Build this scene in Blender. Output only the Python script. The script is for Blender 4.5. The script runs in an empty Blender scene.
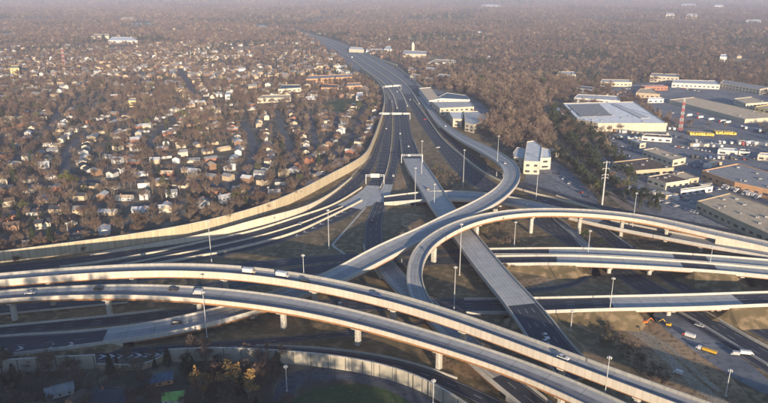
import bpy, bmesh, math, random
import numpy as np
from mathutils import Vector
R = math.radians
random.seed(7)
rng = np.random.default_rng(7)
SC = bpy.context.scene
COL = SC.collection

# ------------------------------------------------------------------ camera, world, sun, exposure
CAM_H, FPX, PITCH = 150.0, 650.0, 18.2
cd = bpy.data.cameras.new('camera'); cam = bpy.data.objects.new('camera', cd); COL.objects.link(cam)
cam.location = (0, 0, CAM_H); cam.rotation_euler = (R(90 - PITCH), 0, 0)
cd.sensor_width = 36; cd.lens = FPX / 768 * 36; cd.clip_start = 1; cd.clip_end = 60000
SC.camera = cam
SUN_EL, SUN_AZ = 10.5, 16.0      # low sun behind the camera, SUN_AZ degrees to the right
w = bpy.data.worlds.new('World'); SC.world = w; w.use_nodes = True
nt = w.node_tree
sky = nt.nodes.new('ShaderNodeTexSky'); sky.sky_type = 'NISHITA'; sky.sun_disc = False
sky.sun_elevation = R(SUN_EL); sky.sun_rotation = R(180 - SUN_AZ); sky.altitude = 50; sky.dust_density = .6; sky.ozone_density = 3.0
bg = nt.nodes['Background']; bg.inputs[1].default_value = 0.115
nt.links.new(sky.outputs[0], bg.inputs[0])
sl = bpy.data.lights.new('sun', 'SUN'); sl.energy = 4.8; sl.angle = R(0.5); sl.color = (1.0, 0.79, 0.55)
so = bpy.data.objects.new('sun', sl); COL.objects.link(so)
so.rotation_euler = (R(90 - SUN_EL), 0, R(SUN_AZ)); so.location = (0, -50, 400)
SC.view_settings.view_transform = 'Standard'; SC.view_settings.look = 'None'
SC.view_settings.gamma = 1; SC.view_settings.use_curve_mapping = False
SC.view_settings.exposure = 0.95

# ------------------------------------------------------------------ measuring: picture position + height -> place
ct, st = math.cos(R(PITCH)), math.sin(R(PITCH))
def P(px, py, z=0.0):
    a = (px - 384) / FPX; b = -(py - 201.5) / FPX
    d = (a, ct + b * st, -st + b * ct)
    t = (CAM_H - z) / (-d[2])
    return np.array([a * t, d[1] * t, z])
def proj(p):
    x, y, z = p[0], p[1], p[2] - CAM_H
    f = y * ct - z * st; u = y * st + z * ct
    return 384 + FPX * x / f, 201.5 - FPX * u / f
def height_at(px, py, base):        # height of the point above base that is seen at row py
    lo, hi = 0.0, 140.0
    for _ in range(40):
        m = (lo + hi) / 2
        if proj((base[0], base[1], m))[1] > py: lo = m
        else: hi = m
    return lo

# ------------------------------------------------------------------ tagging
def tag(o, label=None, cat=None, group=None, kind=None):
    if label: o['label'] = label
    if cat: o['category'] = cat
    if group: o['group'] = group
    if kind: o['kind'] = kind
    return o
def thing(name, label, cat, loc=(0, 0, 0), rz=0, group=None):
    o = bpy.data.objects.new(name, None); COL.objects.link(o)
    o.location = loc; o.rotation_euler = (0, 0, rz); o.empty_display_size = 1
    return tag(o, label, cat, group)
def addmesh(name, verts, faces, mat, parent=None, uvs=None, smooth=False, mats=None, fmat=None):
    me = bpy.data.meshes.new(name)
    me.from_pydata([tuple(v) for v in verts], [], faces)
    for m in (mats or [mat]): me.materials.append(m)
    if fmat is not None: me.polygons.foreach_set('material_index', fmat)
    if uvs is not None:
        l = me.uv_layers.new(name='UVMap'); arr = []
        for f in faces:
            for i in f: arr += list(uvs[i])
        l.data.foreach_set('uv', arr)
    if smooth: me.polygons.foreach_set('use_smooth', [True] * len(faces))
    me.update()
    o = bpy.data.objects.new(name, me); COL.objects.link(o)
    if parent: o.parent = parent
    return o

class MB:
    """collects boxes, prisms and tubes for ONE mesh"""
    def __init__(s): s.v = []; s.f = []; s.m = []
    def add(s, v, f, m=0):
        k = len(s.v); s.v += [tuple(x) for x in v]; s.f += [tuple(i + k for i in q) for q in f]; s.m += [m] * len(f)
    def box(s, cx, cy, cz, sx, sy, sz, rz=0, m=0):
        c, n = math.cos(rz), math.sin(rz); v = []
        for z in (-.5, .5):
            for x, y in ((-.5, -.5), (.5, -.5), (.5, .5), (-.5, .5)):
                X, Y = x * sx, y * sy
                v.append((cx + X * c - Y * n, cy + X * n + Y * c, cz + z * sz))
        s.add(v, [(3, 2, 1, 0), (4, 5, 6, 7), (0, 1, 5, 4), (1, 2, 6, 5), (2, 3, 7, 6), (3, 0, 4, 7)], m)
    def prism(s, poly, z0, z1, m=0):
        n = len(poly); a = sum(poly[i][0] * poly[(i + 1) % n][1] - poly[(i + 1) % n][0] * poly[i][1] for i in range(n))
        if a < 0: poly = poly[::-1]
        v = [(p[0], p[1], z0) for p in poly] + [(p[0], p[1], z1) for p in poly]
        s.add(v, [tuple(range(n))[::-1], tuple(range(n, 2 * n))] + [(i, (i + 1) % n, n + (i + 1) % n, n + i) for i in range(n)], m)
    def tube(s, a, b, r0, r1=None, n=6, m=0):
        r1 = r0 if r1 is None else r1
        a = Vector(a); b = Vector(b); d = (b - a).normalized()
        u = d.orthogonal().normalized(); w_ = d.cross(u); v = []
        for p, r in ((a, r0), (b, r1)):
            for i in range(n):
                t = 2 * math.pi * i / n; v.append(p + u * (r * math.cos(t)) + w_ * (r * math.sin(t)))
        s.add(v, [(i, (i + 1) % n, n + (i + 1) % n, n + i) for i in range(n)] + [tuple(range(n))[::-1], tuple(range(n, 2 * n))], m)
    def build(s, name, mat, parent=None, smooth=False):
        mats = mat if isinstance(mat, list) else [mat]
        return addmesh(name, s.v, s.f, None, parent, mats=mats, fmat=s.m, smooth=smooth)

# ------------------------------------------------------------------ materials
def newmat(name, rough=.85, spec=.3):
    m = bpy.data.materials.new(name); m.use_nodes = True
    b = m.node_tree.nodes['Principled BSDF']; b.inputs['Roughness'].default_value = rough
    b.inputs['Specular IOR Level'].default_value = spec
    return m, m.node_tree, b
def N(t, typ, **k):
    n = t.nodes.new(typ)
    for a, v in k.items(): setattr(n, a, v)
    return n
def noisecol(name, c0, c1, scale=.2, c2=None, detail=4, rough=.85, spec=.3, coord='Object', rnd=0.0, scale2=None, bump=0, metal=0):
    """two colours mixed by noise in metres, an optional third at a finer scale, optional spread per object"""
    m, t, b = newmat(name, rough, spec)
    tc = N(t, 'ShaderNodeTexCoord'); no = N(t, 'ShaderNodeTexNoise')
    no.inputs['Scale'].default_value = scale; no.inputs['Detail'].default_value = detail
    t.links.new(tc.outputs[coord], no.inputs['Vector'])
    cr = N(t, 'ShaderNodeValToRGB'); cr.color_ramp.elements[0].position = .36; cr.color_ramp.elements[1].position = .64
    cr.color_ramp.elements[0].color = (*c0, 1); cr.color_ramp.elements[1].color = (*c1, 1)
    t.links.new(no.outputs[0], cr.inputs[0]); out = cr.outputs[0]
    if c2:
        n2 = N(t, 'ShaderNodeTexNoise'); n2.inputs['Scale'].default_value = scale2 or scale * 9; n2.inputs['Detail'].default_value = 3
        t.links.new(tc.outputs[coord], n2.inputs['Vector'])
        r2 = N(t, 'ShaderNodeValToRGB'); r2.color_ramp.elements[0].position = .48; r2.color_ramp.elements[1].position = .66
        mx = N(t, 'ShaderNodeMix', data_type='RGBA'); mx.inputs['B'].default_value = (*c2, 1)
        t.links.new(n2.outputs[0], r2.inputs[0]); t.links.new(r2.outputs[0], mx.inputs['Factor']); t.links.new(out, mx.inputs['A'])
        out = mx.outputs['Result']
    if rnd:
        oi = N(t, 'ShaderNodeObjectInfo'); mr = N(t, 'ShaderNodeMapRange')
        mr.inputs['To Min'].default_value = 1 - rnd; mr.inputs['To Max'].default_value = 1 + rnd
        t.links.new(oi.outputs['Random'], mr.inputs['Value'])
        hs = N(t, 'ShaderNodeHueSaturation'); t.links.new(out, hs.inputs['Color']); t.links.new(mr.outputs[0], hs.inputs['Value'])
        out = hs.outputs[0]
    t.links.new(out, b.inputs['Base Color']); b.inputs['Metallic'].default_value = metal
    if bump:
        bp = N(t, 'ShaderNodeBump'); bp.inputs['Distance'].default_value = bump; bp.inputs['Strength'].default_value = .6
        t.links.new(no.outputs[0], bp.inputs['Height']); t.links.new(bp.outputs[0], b.inputs['Normal'])
    return m
def roadmat(name, c0, c1, track, joint=0, jc=(.1, .1, .1), lane=None, lc=None):
    """u runs across in metres, v along: wheel tracks every lane, patches along, optional expansion joints"""
    m, t, b = newmat(name, .8, .35)
    uv = N(t, 'ShaderNodeUVMap', uv_map='UVMap'); sp = N(t, 'ShaderNodeSeparateXYZ'); t.links.new(uv.outputs[0], sp.inputs[0])
    mp = N(t, 'ShaderNodeMapping'); mp.inputs['Scale'].default_value = (.55, .012, 1); t.links.new(uv.outputs[0], mp.inputs[0])
    n1 = N(t, 'ShaderNodeTexNoise'); n1.inputs['Scale'].default_value = 1; n1.inputs['Detail'].default_value = 5; t.links.new(mp.outputs[0], n1.inputs['Vector'])
    n2 = N(t, 'ShaderNodeTexNoise'); n2.inputs['Scale'].default_value = .25; n2.inputs['Detail'].default_value = 6; t.links.new(uv.outputs[0], n2.inputs['Vector'])
    av = N(t, 'ShaderNodeMath', operation='ADD'); t.links.new(n1.outputs[0], av.inputs[0]); t.links.new(n2.outputs[0], av.inputs[1])
    cr = N(t, 'ShaderNodeValToRGB'); cr.color_ramp.elements[0].position = .38; cr.color_ramp.elements[1].position = .62
    cr.color_ramp.elements[0].color = (*c0, 1); cr.color_ramp.elements[1].color = (*c1, 1)
    hf = N(t, 'ShaderNodeMath', operation='MULTIPLY'); hf.inputs[1].default_value = .5
    t.links.new(av.outputs[0], hf.inputs[0]); t.links.new(hf.outputs[0], cr.inputs[0])
    # wheel tracks: cosine across the width, period = lane
    ml = N(t, 'ShaderNodeMath', operation='MULTIPLY'); ml.inputs[1].default_value = 2 * math.pi / 1.85
    t.links.new(sp.outputs[0], ml.inputs[0]); co = N(t, 'ShaderNodeMath', operation='COSINE'); t.links.new(ml.outputs[0], co.inputs[0])
    mr = N(t, 'ShaderNodeMapRange'); mr.inputs['From Min'].default_value = -.2; mr.inputs['From Max'].default_value = 1
    mr.inputs['To Max'].default_value = .5; t.links.new(co.outputs[0], mr.inputs['Value'])
    mx = N(t, 'ShaderNodeMix', data_type='RGBA'); mx.inputs['B'].default_value = (*track, 1)
    t.links.new(mr.outputs[0], mx.inputs['Factor']); t.links.new(cr.outputs[0], mx.inputs['A']); out = mx.outputs['Result']
    if joint:
        d = N(t, 'ShaderNodeMath', operation='DIVIDE'); d.inputs[1].default_value = joint; t.links.new(sp.outputs[1], d.inputs[0])
        fr = N(t, 'ShaderNodeMath', operation='FRACT'); t.links.new(d.outputs[0], fr.inputs[0])
        lt = N(t, 'ShaderNodeMath', operation='LESS_THAN'); lt.inputs[1].default_value = .3 / joint; t.links.new(fr.outputs[0], lt.inputs[0])
        sc_ = N(t, 'ShaderNodeMath', operation='MULTIPLY'); sc_.inputs[1].default_value = .55; t.links.new(lt.outputs[0], sc_.inputs[0])
        m2 = N(t, 'ShaderNodeMix', data_type='RGBA'); m2.inputs['B'].default_value = (*jc, 1)
        t.links.new(sc_.outputs[0], m2.inputs['Factor']); t.links.new(out, m2.inputs['A']); out = m2.outputs['Result']
    if lane:                    # darker band between lane[0] and lane[1] metres from the centre line
        fs = []
        for e, sg in ((lane[0], 1), (lane[1], -1)):
            q = N(t, 'ShaderNodeMapRange', interpolation_type='SMOOTHSTEP'); q.inputs['From Min'].default_value = e - .5; q.inputs['From Max'].default_value = e + .5
            if sg < 0: q.inputs['To Min'].default_value = 1; q.inputs['To Max'].default_value = 0
            t.links.new(sp.outputs[0], q.inputs['Value']); fs.append(q)
        mu = N(t, 'ShaderNodeMath', operation='MULTIPLY'); t.links.new(fs[0].outputs[0], mu.inputs[0]); t.links.new(fs[1].outputs[0], mu.inputs[1])
        m3 = N(t, 'ShaderNodeMix', data_type='RGBA'); m3.blend_type = 'MULTIPLY'; m3.inputs['B'].default_value = (*lc, 1)
        t.links.new(mu.outputs[0], m3.inputs['Factor']); t.links.new(out, m3.inputs['A']); out = m3.outputs['Result']
    t.links.new(out, b.inputs['Base Color'])
    return m
def panelmat(name, c0, c1, jc, joint=3.0, jw=.22, stain=.45):
    """concrete panels along v with joints and streaks running down"""
    m, t, b = newmat(name, .9, .2)
    uv = N(t, 'ShaderNodeUVMap', uv_map='UVMap'); sp = N(t, 'ShaderNodeSeparateXYZ'); t.links.new(uv.outputs[0], sp.inputs[0])
    mp = N(t, 'ShaderNodeMapping'); mp.inputs['Scale'].default_value = (.06, .5, 1); t.links.new(uv.outputs[0], mp.inputs[0])
    n1 = N(t, 'ShaderNodeTexNoise'); n1.inputs['Scale'].default_value = 1; n1.inputs['Detail'].default_value = 5; t.links.new(mp.outputs[0], n1.inputs['Vector'])
    cr = N(t, 'ShaderNodeValToRGB'); cr.color_ramp.elements[0].position = .35; cr.color_ramp.elements[1].position = .6
    cr.color_ramp.elements[0].color = (*c0, 1); cr.color_ramp.elements[1].color = (*c1, 1); t.links.new(n1.outputs[0], cr.inputs[0])
    d = N(t, 'ShaderNodeMath', operation='DIVIDE'); d.inputs[1].default_value = joint; t.links.new(sp.outputs[1], d.inputs[0])
    fr = N(t, 'ShaderNodeMath', operation='FRACT'); t.links.new(d.outputs[0], fr.inputs[0])
    lt = N(t, 'ShaderNodeMath', operation='LESS_THAN'); lt.inputs[1].default_value = jw / joint; t.links.new(fr.outputs[0], lt.inputs[0])
    fl = N(t, 'ShaderNodeMath', operation='FLOOR'); t.links.new(d.outputs[0], fl.inputs[0])
    wn = N(t, 'ShaderNodeTexWhiteNoise', noise_dimensions='1D'); t.links.new(fl.outputs[0], wn.inputs['W'])
    mr = N(t, 'ShaderNodeMapRange'); mr.inputs['To Min'].default_value = .93; mr.inputs['To Max'].default_value = 1.05
    t.links.new(wn.outputs[0], mr.inputs['Value'])
    hs = N(t, 'ShaderNodeHueSaturation'); t.links.new(mr.outputs[0], hs.inputs['Value']); t.links.new(cr.outputs[0], hs.inputs['Color'])
    m2 = N(t, 'ShaderNodeMix', data_type='RGBA'); m2.inputs['B'].default_value = (*jc, 1)
    t.links.new(lt.outputs[0], m2.inputs['Factor']); t.links.new(hs.outputs[0], m2.inputs['A'])
    t.links.new(m2.outputs['Result'], b.inputs['Base Color'])
    return m
M = {}
M['asphalt'] = roadmat('asphalt', (.020, .027, .046), (.040, .049, .070), (.014, .020, .034))
M['oldasphalt'] = roadmat('old_asphalt', (.10, .11, .13), (.17, .18, .20), (.075, .085, .11))
M['street'] = noisecol('street_asphalt', (.06, .068, .085), (.10, .11, .13), .05, (.045, .05, .06))
M['deckconc'] = roadmat('deck_concrete', (.34, .345, .355), (.48, .48, .48), (.24, .25, .265), 12.0, lane=(-4.2, 2.2), lc=(.66, .68, .72))
M['deckwide'] = roadmat('wide_deck_concrete', (.33, .335, .34), (.47, .465, .455), (.25, .255, .26), 12.0)
M['deckdark'] = roadmat('deck_dark_concrete', (.34, .34, .34), (.46, .46, .45), (.26, .26, .27), 14.0, lane=(-9, 1.0), lc=(.42, .45, .52))  # darker from the near edge to just past the centre line
M['conc'] = noisecol('concrete', (.36, .345, .31), (.50, .48, .44), .15, (.28, .27, .25))
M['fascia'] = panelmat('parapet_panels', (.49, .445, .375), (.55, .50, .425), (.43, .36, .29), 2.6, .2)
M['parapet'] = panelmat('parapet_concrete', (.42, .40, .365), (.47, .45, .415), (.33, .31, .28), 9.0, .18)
M['parapetshade'] = panelmat('shaded_parapet', (.26, .26, .25), (.33, .325, .31), (.2, .2, .19), 9.0, .18)  # greyer copy for far parapets, the shade on them put into the colour
M['girder'] = noisecol('weathering_steel', (.26, .125, .05), (.36, .18, .075), .3, (.2, .1, .045))
M['noisewall'] = panelmat('sound_wall_panels', (.39, .325, .22), (.50, .415, .285), (.27, .22, .16), 4.2, .3)
M['noisewall2'] = panelmat('sound_wall_concrete', (.36, .335, .28), (.42, .395, .33), (.14, .13, .11), 7.5, .4)
M['retain'] = panelmat('retaining_wall_concrete', (.50, .45, .36), (.56, .51, .41), (.38, .34, .27), 6, .2)
M['paint'] = noisecol('lane_paint', (.34, .35, .36), (.48, .48, .48), .5)
M['grass'] = noisecol('dry_grass', (.085, .068, .034), (.175, .130, .070), .03, (.26, .19, .11), detail=10, scale2=.22, bump=.6)
M['ground'] = noisecol('leaf_litter_ground', (.05, .045, .032), (.105, .088, .062), .035, (.19, .165, .125), detail=8, scale2=.075)
M['dirt'] = noisecol('bare_dirt', (.20, .132, .074), (.36, .25, .15), .05, (.12, .08, .045), detail=10, bump=.8)
M['greenfield'] = noisecol('green_turf', (.022, .05, .014), (.045, .08, .024), .05, (.07, .085, .035))
M['lot'] = noisecol('car_park_asphalt', (.11, .125, .155), (.22, .23, .25), .03, (.09, .10, .125), detail=7)
M['ballast'] = noisecol('rail_ballast', (.15, .12, .095), (.23, .19, .15), .1)
M['bark'] = noisecol('bark', (.10, .075, .055), (.19, .15, .12), 1)
M['barkpale'] = noisecol('pale_bark', (.30, .26, .20), (.42, .37, .29), 1)
M['twig'] = noisecol('bare_twigs', (.085, .062, .048), (.178, .132, .102), .5, (.08, .055, .042), rnd=.32)
M['twigred'] = noisecol('reddish_twigs', (.098, .064, .049), (.172, .112, .084), .5, (.09, .055, .042), rnd=.3)
M['twigtan'] = noisecol('tan_twigs', (.20, .14, .10), (.33, .245, .175), .5, (.14, .10, .07), rnd=.25)
M['twiggold'] = noisecol('golden_leaves', (.24, .14, .045), (.36, .23, .08), .8, (.2, .11, .04), rnd=.15)
M['needles'] = noisecol('evergreen_needles', (.018, .030, .014), (.038, .055, .022), .6, (.012, .02, .01), rnd=.3)
M['oldgreen'] = noisecol('olive_leaves', (.06, .065, .02), (.10, .10, .035), .6, rnd=.2)
M['lake'] = noisecol('lake_water', (.02, .035, .06), (.03, .05, .08), .02, rough=.15, spec=.5)
M['clearing'] = noisecol('pale_dry_field', (.22, .18, .12), (.34, .28, .19), .01, (.15, .13, .08))
M['dirtpale'] = noisecol('pale_dirt', (.24, .20, .15), (.36, .31, .24), .12, (.16, .12, .08))
M['metal'] = noisecol('galvanised_metal', (.42, .43, .44), (.52, .53, .54), 1, rough=.5, spec=.5)
M['signback'] = noisecol('sign_panel', (.42, .41, .39), (.55, .54, .50), .5)
M['glass'] = noisecol('window_glass', (.03, .035, .045), (.06, .065, .08), .3, rough=.2, spec=.6)
M['tire'] = noisecol('rubber', (.02, .02, .02), (.03, .03, .03), 1)
M['lamp'] = noisecol('lamp_housing', (.42, .42, .41), (.52, .52, .5), 1)
for k, c in dict(white=(.6, .6, .6), silver=(.42, .43, .45), black=(.03, .03, .035), red=(.42, .05, .035), blue=(.05, .09, .22), beige=(.42, .37, .29),
                 yellow=(.66, .40, .03), orange=(.62, .16, .03), gold=(.48, .34, .12)).items():
    M['car_' + k] = noisecol('paint_' + k, tuple(x * .92 for x in c), c, .6, rough=.4, spec=.5)
for k, c in dict(white=(.60, .59, .57), cream=(.55, .49, .39), brick=(.32, .15, .10), grey=(.42, .43, .44), tan=(.46, .37, .26), orange=(.58, .33, .18), brown=(.24, .15, .10), yellow=(.72, .58, .27)).items():
    M['wall_' + k] = noisecol('wall_' + k, tuple(x * .85 for x in c), c, .25, rnd=.08)
for k, c in dict(grey=(.27, .275, .29), brown=(.14, .10, .08), dark=(.055, .062, .08), pale=(.55, .56, .58), white=(.80, .81, .82), red=(.30, .09, .06), blue=(.08, .13, .19), tan=(.60, .48, .34), green=(.30, .52, .14)).items():
    M['roof_' + k] = noisecol('roof_' + k, tuple(x * .78 for x in c), c, .22, tuple(x * .6 for x in c), rnd=.12, scale2=.6)

# ------------------------------------------------------------------ splines and ribbons
def catmull(pts, step=4.0):
    pts = [np.array(p, float) for p in pts]
    p = [2 * pts[0] - pts[1]] + pts + [2 * pts[-1] - pts[-2]]
    out = []
    for i in range(1, len(p) - 2):
        n = max(2, int(np.linalg.norm(p[i + 1][:3] - p[i][:3]) / step))
        n = min(n, 90)
        for k in range(n):
            t = k / n
            out.append(.5 * (2 * p[i] + (p[i + 1] - p[i - 1]) * t + (2 * p[i - 1] - 5 * p[i] + 4 * p[i + 1] - p[i + 2]) * t * t + (3 * p[i] - p[i - 1] - 3 * p[i + 1] + p[i + 2]) * t ** 3))
    out.append(p[-2]); return np.array(out)
def smooth(a, k):
    for _ in range(k):
        b = a.copy(); b[1:-1] = (a[:-2] + 2 * a[1:-1] + a[2:]) / 4; a = b
    return a
def edges(pairs, lift=0.0, w_smooth=30, step=4.0):
    """pairs of (xa,ya,xb,yb,z): centre line and half width, both smoothed in the world"""
    cs = []
    for xa, ya, xb, yb, z in pairs:
        a = P(xa, ya, z + lift); b = P(xb, yb, z + lift)
        c = (a + b) / 2; cs.append((c[0], c[1], z, np.hypot(*(a - b)[:2]), (xa + xb) / 2, (ya + yb) / 2, a[0] - c[0], a[1] - c[1]))
    def ext(c0, c1):            # roads run on beyond the edges of the picture
        if not (c1[4] < -30 or c1[4] > 790 or c1[5] > 405): return None
        u = np.array(c1[:2]) - np.array(c0[:2]); L_ = np.hypot(*u); u = u / L_ * 170
        return (c1[0] + u[0], c1[1] + u[1], c1[2], c1[3], c1[4] + (c1[4] - c0[4]) * 170 / L_, c1[5] + (c1[5] - c0[5]) * 170 / L_, c1[6], c1[7])
    e0, e1 = ext(cs[1], cs[0]), ext(cs[-2], cs[-1])
    cs = ([e0] if e0 else []) + cs + ([e1] if e1 else [])
    s = catmull(cs, step); s = smooth(s, w_smooth)
    d = np.gradient(s[:, :2], axis=0); d /= np.linalg.norm(d, axis=1)[:, None] + 1e-9
    nrm = np.stack([-d[:, 1], d[:, 0]], 1)
    half = smooth(np.abs(s[:, 6] * nrm[:, 0] + s[:, 7] * nrm[:, 1]), 20)     # perpendicular half width
    sign = np.sign(np.sum(s[:, 6] * nrm[:, 0] + s[:, 7] * nrm[:, 1]))
    nrm = nrm * sign                                                          # points to the far (first) edge
    return dict(c=s[:, :3], n=nrm, h=half, d=d, px=s[:, 4], py=s[:, 5], L=np.concatenate([[0], np.cumsum(np.linalg.norm(np.diff(s[:, :2], axis=0), axis=1))]))
def off(r, i, o, dz=0):
    return (r['c'][i, 0] + r['n'][i, 0] * o, r['c'][i, 1] + r['n'][i, 1] * o, r['c'][i, 2] + dz)
def sweep(r, prof, name, mat, parent, i0=0, i1=None, closed=True, mats=None, matf=None, uvmode='road'):
    """prof: function(i) -> list of (offset, dz); swept along the ribbon"""
    i1 = len(r['c']) - 1 if i1 is None else i1
    v = []; f = []; uv = []; fm = []; n = None
    for k, i in enumerate(range(i0, i1 + 1)):
        pr = prof(i); n = len(pr)
        for (o, dz) in pr:
            v.append(off(r, i, o, dz)); uv.append((o if uvmode == 'road' else dz, r['L'][i]))
        if k:
            a, b = (k - 1) * n, k * n
            for q in range(n if closed else n - 1):
                q2 = (q + 1) % n
                f.append((a + q, b + q, b + q2, a + q2)); fm.append(matf(i) if matf else 0)
    if closed:
        f.append(tuple(range(n))); f.append(tuple(range(len(v) - n, len(v)))[::-1]); fm += [0, 0]
    o = addmesh(name, v, f, mat, parent, uvs=uv, mats=mats, fmat=fm)
    me = o.data; bm = bmesh.new(); bm.from_mesh(me); bmesh.ops.recalc_face_normals(bm, faces=bm.faces)
    if not closed:
        bm.normal_update()
        if sum(x.normal.z for x in bm.faces) < 0: bmesh.ops.reverse_faces(bm, faces=bm.faces)
    bm.to_mesh(me); bm.free()
    return o
def lane_marks(r, parent, lanes=2, edge=.9, dz=.012, i0=0, i1=None, dash=True, name='lane_marking', wd=.17):
    i1 = len(r['c']) - 1 if i1 is None else i1
    v = []; f = []
    def strip(fo, on):
        for i in range(i0, i1):
            if not on(r['L'][i]): continue
            k = len(v); a = fo(i); b = fo(i + 1)
            v.extend([off(r, i, a - wd / 2, dz), off(r, i, a + wd / 2, dz), off(r, i + 1, b + wd / 2, dz), off(r, i + 1, b - wd / 2, dz)])
            f.append((k, k + 1, k + 2, k + 3))
    strip(lambda i: r['h'][i] - edge, lambda L: True); strip(lambda i: -r['h'][i] + edge, lambda L: True)
    if dash:
        for q in range(1, lanes):
            strip(lambda i, q=q: (r['h'][i] - edge) * (2 * q / lanes - 1), lambda L: (L % 12) < 4.2)
    if v:                       # the paint is surface pattern: it goes into the road's own mesh
        me = parent.data; me.materials.append(M['paint']); mi = len(me.materials) - 1
        bm = bmesh.new(); bm.from_mesh(me); bv = [bm.verts.new(q) for q in v]
        for q in f:
            bf = bm.faces.new([bv[i] for i in q]); bf.material_index = mi; bf.normal_update()
            if bf.normal.z < 0: bf.normal_flip()
        bm.to_mesh(me); bm.free()
KEEP = []      # corridors kept free of trees: (centre, half width)
ROADS = {}
def find(r, px):
    return int(np.argmin(np.abs(r['px'] - px)))
def find2(r, px, py):
    return int(np.argmin((r['px'] - px) ** 2 + (r['py'] - py) ** 2))

def flyover(name, label, pairs, cols=(), par=1.1, fas=1.1, gird=1.9, lanes=2, asphalt=None, deck='deckconc', cat='flyover', emb=None, lift=None, colfilter=None, ws=30, fmat='fascia', ptk=.4):
    r = edges(pairs, par if lift is None else lift, ws); ROADS[name + label[:12]] = r
    root = thing(name, label, cat, tuple(map(float, P(pairs[0][0], pairs[0][1]))), 0)
    inv = root.location.copy()
    r['c'][:, :2] -= np.array(inv[:2]); 
    h = r['h']; n = len(h)
    mf = (lambda i: 1 if asphalt and asphalt(r['px'][i], r['py'][i]) else 0)
    dk = sweep(r, lambda i: [(h[i], 0), (h[i], -.35), (-h[i], -.35), (-h[i], 0)], 'deck', None, root, mats=[M[deck], M['asphalt']], matf=mf)
    # girders under the bridge part, retaining walls where the road comes down to the ground
    zz = r['c'][:, 2]
    up = [i for i in range(n) if zz[i] > 3.4 and not (emb and emb(r['px'][i], r['py'][i]))]
    if up:
        runs = []; s0 = up[0]
        for a, b in zip(up, up[1:] + [None]):
            if b != a + 1: runs.append((s0, a)); s0 = b
        for a, b in runs:
            if b - a > 2: sweep(r, lambda i: [(h[i] - .08, -.352), (h[i] - .25, -.35 - gird), (-h[i] + .25, -.35 - gird), (-h[i] + .08, -.352)], 'girder', M['girder'], root, a, b)
    for s in (1, -1):
        nm = 'parapet'
        bot = fas
        sweep(r, lambda i: [(s * (h[i] + .003), par), (s * (h[i] + ptk), par), (s * (h[i] + ptk + .05), -min(bot, max(zz[i] - .02, .05))), (s * (h[i] + .003), -min(bot, max(zz[i] - .02, .05)))], nm, M['parapetshade' if s > 0 and fmat == 'fascia' else fmat], root, uvmode='wall')
    # parts on fill: side walls to the ground
    lo = [i for i in range(n) if i not in set(up) and zz[i] > .5]
    if lo:
        s0 = lo[0]
        for a, b in zip(lo, lo[1:] + [None]):
            if b != a + 1:
                if a - s0 > 1:
                    for s in (1, -1):
                        sweep(r, lambda i: [(s * (h[i] + .0), -.351), (s * (h[i] + .25), -.351), (s * (h[i] + .25), -zz[i] - .3), (s * h[i], -zz[i] - .3)], 'retaining_wall', M['retain'], root, s0, a, uvmode='wall')
                    sweep(r, lambda i: [(h[i] - .02, -.353), (h[i] - .02, -zz[i] - .3), (-h[i] + .02, -zz[i] - .3), (-h[i] + .02, -.353)], 'abutment', M['conc'], root, s0, a)
                s0 = b
    lane_marks(r, dk, lanes, .8)
    for c in cols:
        i = find2(r, *c) if isinstance(c, tuple) else find(r, c)
        zt = zz[i] - .36 - (gird if i in set(up) else 0)
        if zt < 2: continue
        ang = math.atan2(r['n'][i, 1], r['n'][i, 0]); x, y = r['c'][i, 0], r['c'][i, 1]
        mb = MB()
        for k in range(8): pass
        wid = 1.5; dp = 1.1
        pts = []
        for (a, b) in ((wid, dp * .6), (wid * .7, dp), (-wid * .7, dp), (-wid, dp * .6), (-wid, -dp * .6), (-wid * .7, -dp), (wid * .7, -dp), (wid, -dp * .6)):
            pts.append((x + a * math.cos(ang) - b * math.sin(ang), y + a * math.sin(ang) + b * math.cos(ang)))
        mb.prism(pts, -.3, zt - 1.25)
        col = mb.build('column', M['conc'], root)
        cb = MB(); hw = h[i] * .82; vv = []
        for (a, z) in ((-hw, zt), (hw, zt), (hw, zt - .8), (wid * .9, zt - 1.9), (-wid * .9, zt - 1.9), (-hw, zt - .8)):
            for b in (-1.0, 1.0):
                vv.append((x + a * math.cos(ang) - b * math.sin(ang), y + a * math.sin(ang) + b * math.cos(ang), z))
        cb.add(vv, [(0, 2, 4, 6, 8, 10), (11, 9, 7, 5, 3, 1)] + [(2 * k, 2 * k + 1, (2 * k + 3) % 12, (2 * k + 2) % 12) for k in range(6)])
        cb.build('pier_cap', M['conc'], col)
    r['c'][:, :2] += np.array(inv[:2])
    KEEP.append((r['c'][:, :2], r['h'] + 1.5 + 0 * h))
    return r, root
def road(name, pairs, lanes=3, z=.0, asphalt='asphalt', shoulder=None, ws=25, dash=True, conc=None):
    pairs = [(p + (0,)) if len(p) == 4 else p for p in pairs]
    r = edges(pairs, 0, ws)
    r['c'][:, 2] += z
    o = sweep(r, lambda i: [(r['h'][i], 0), (0, .0), (-r['h'][i], 0)], name, None, None, closed=False, mats=[M[asphalt], M['deckwide']], matf=(lambda i: int(conc(r['px'][i], r['py'][i]))) if conc else None)
    o['kind'] = 'structure'
    m = lane_marks(r, o, lanes, .7, .006, dash=dash)
    KEEP.append((r['c'][:, :2], r['h'] + 2))
    return r, o
def vroad(name, L, **k):                     # (x, ytop, ybottom)
    return road(name, [(x, a, x, b) for x, a, b in L], **k)
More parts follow.
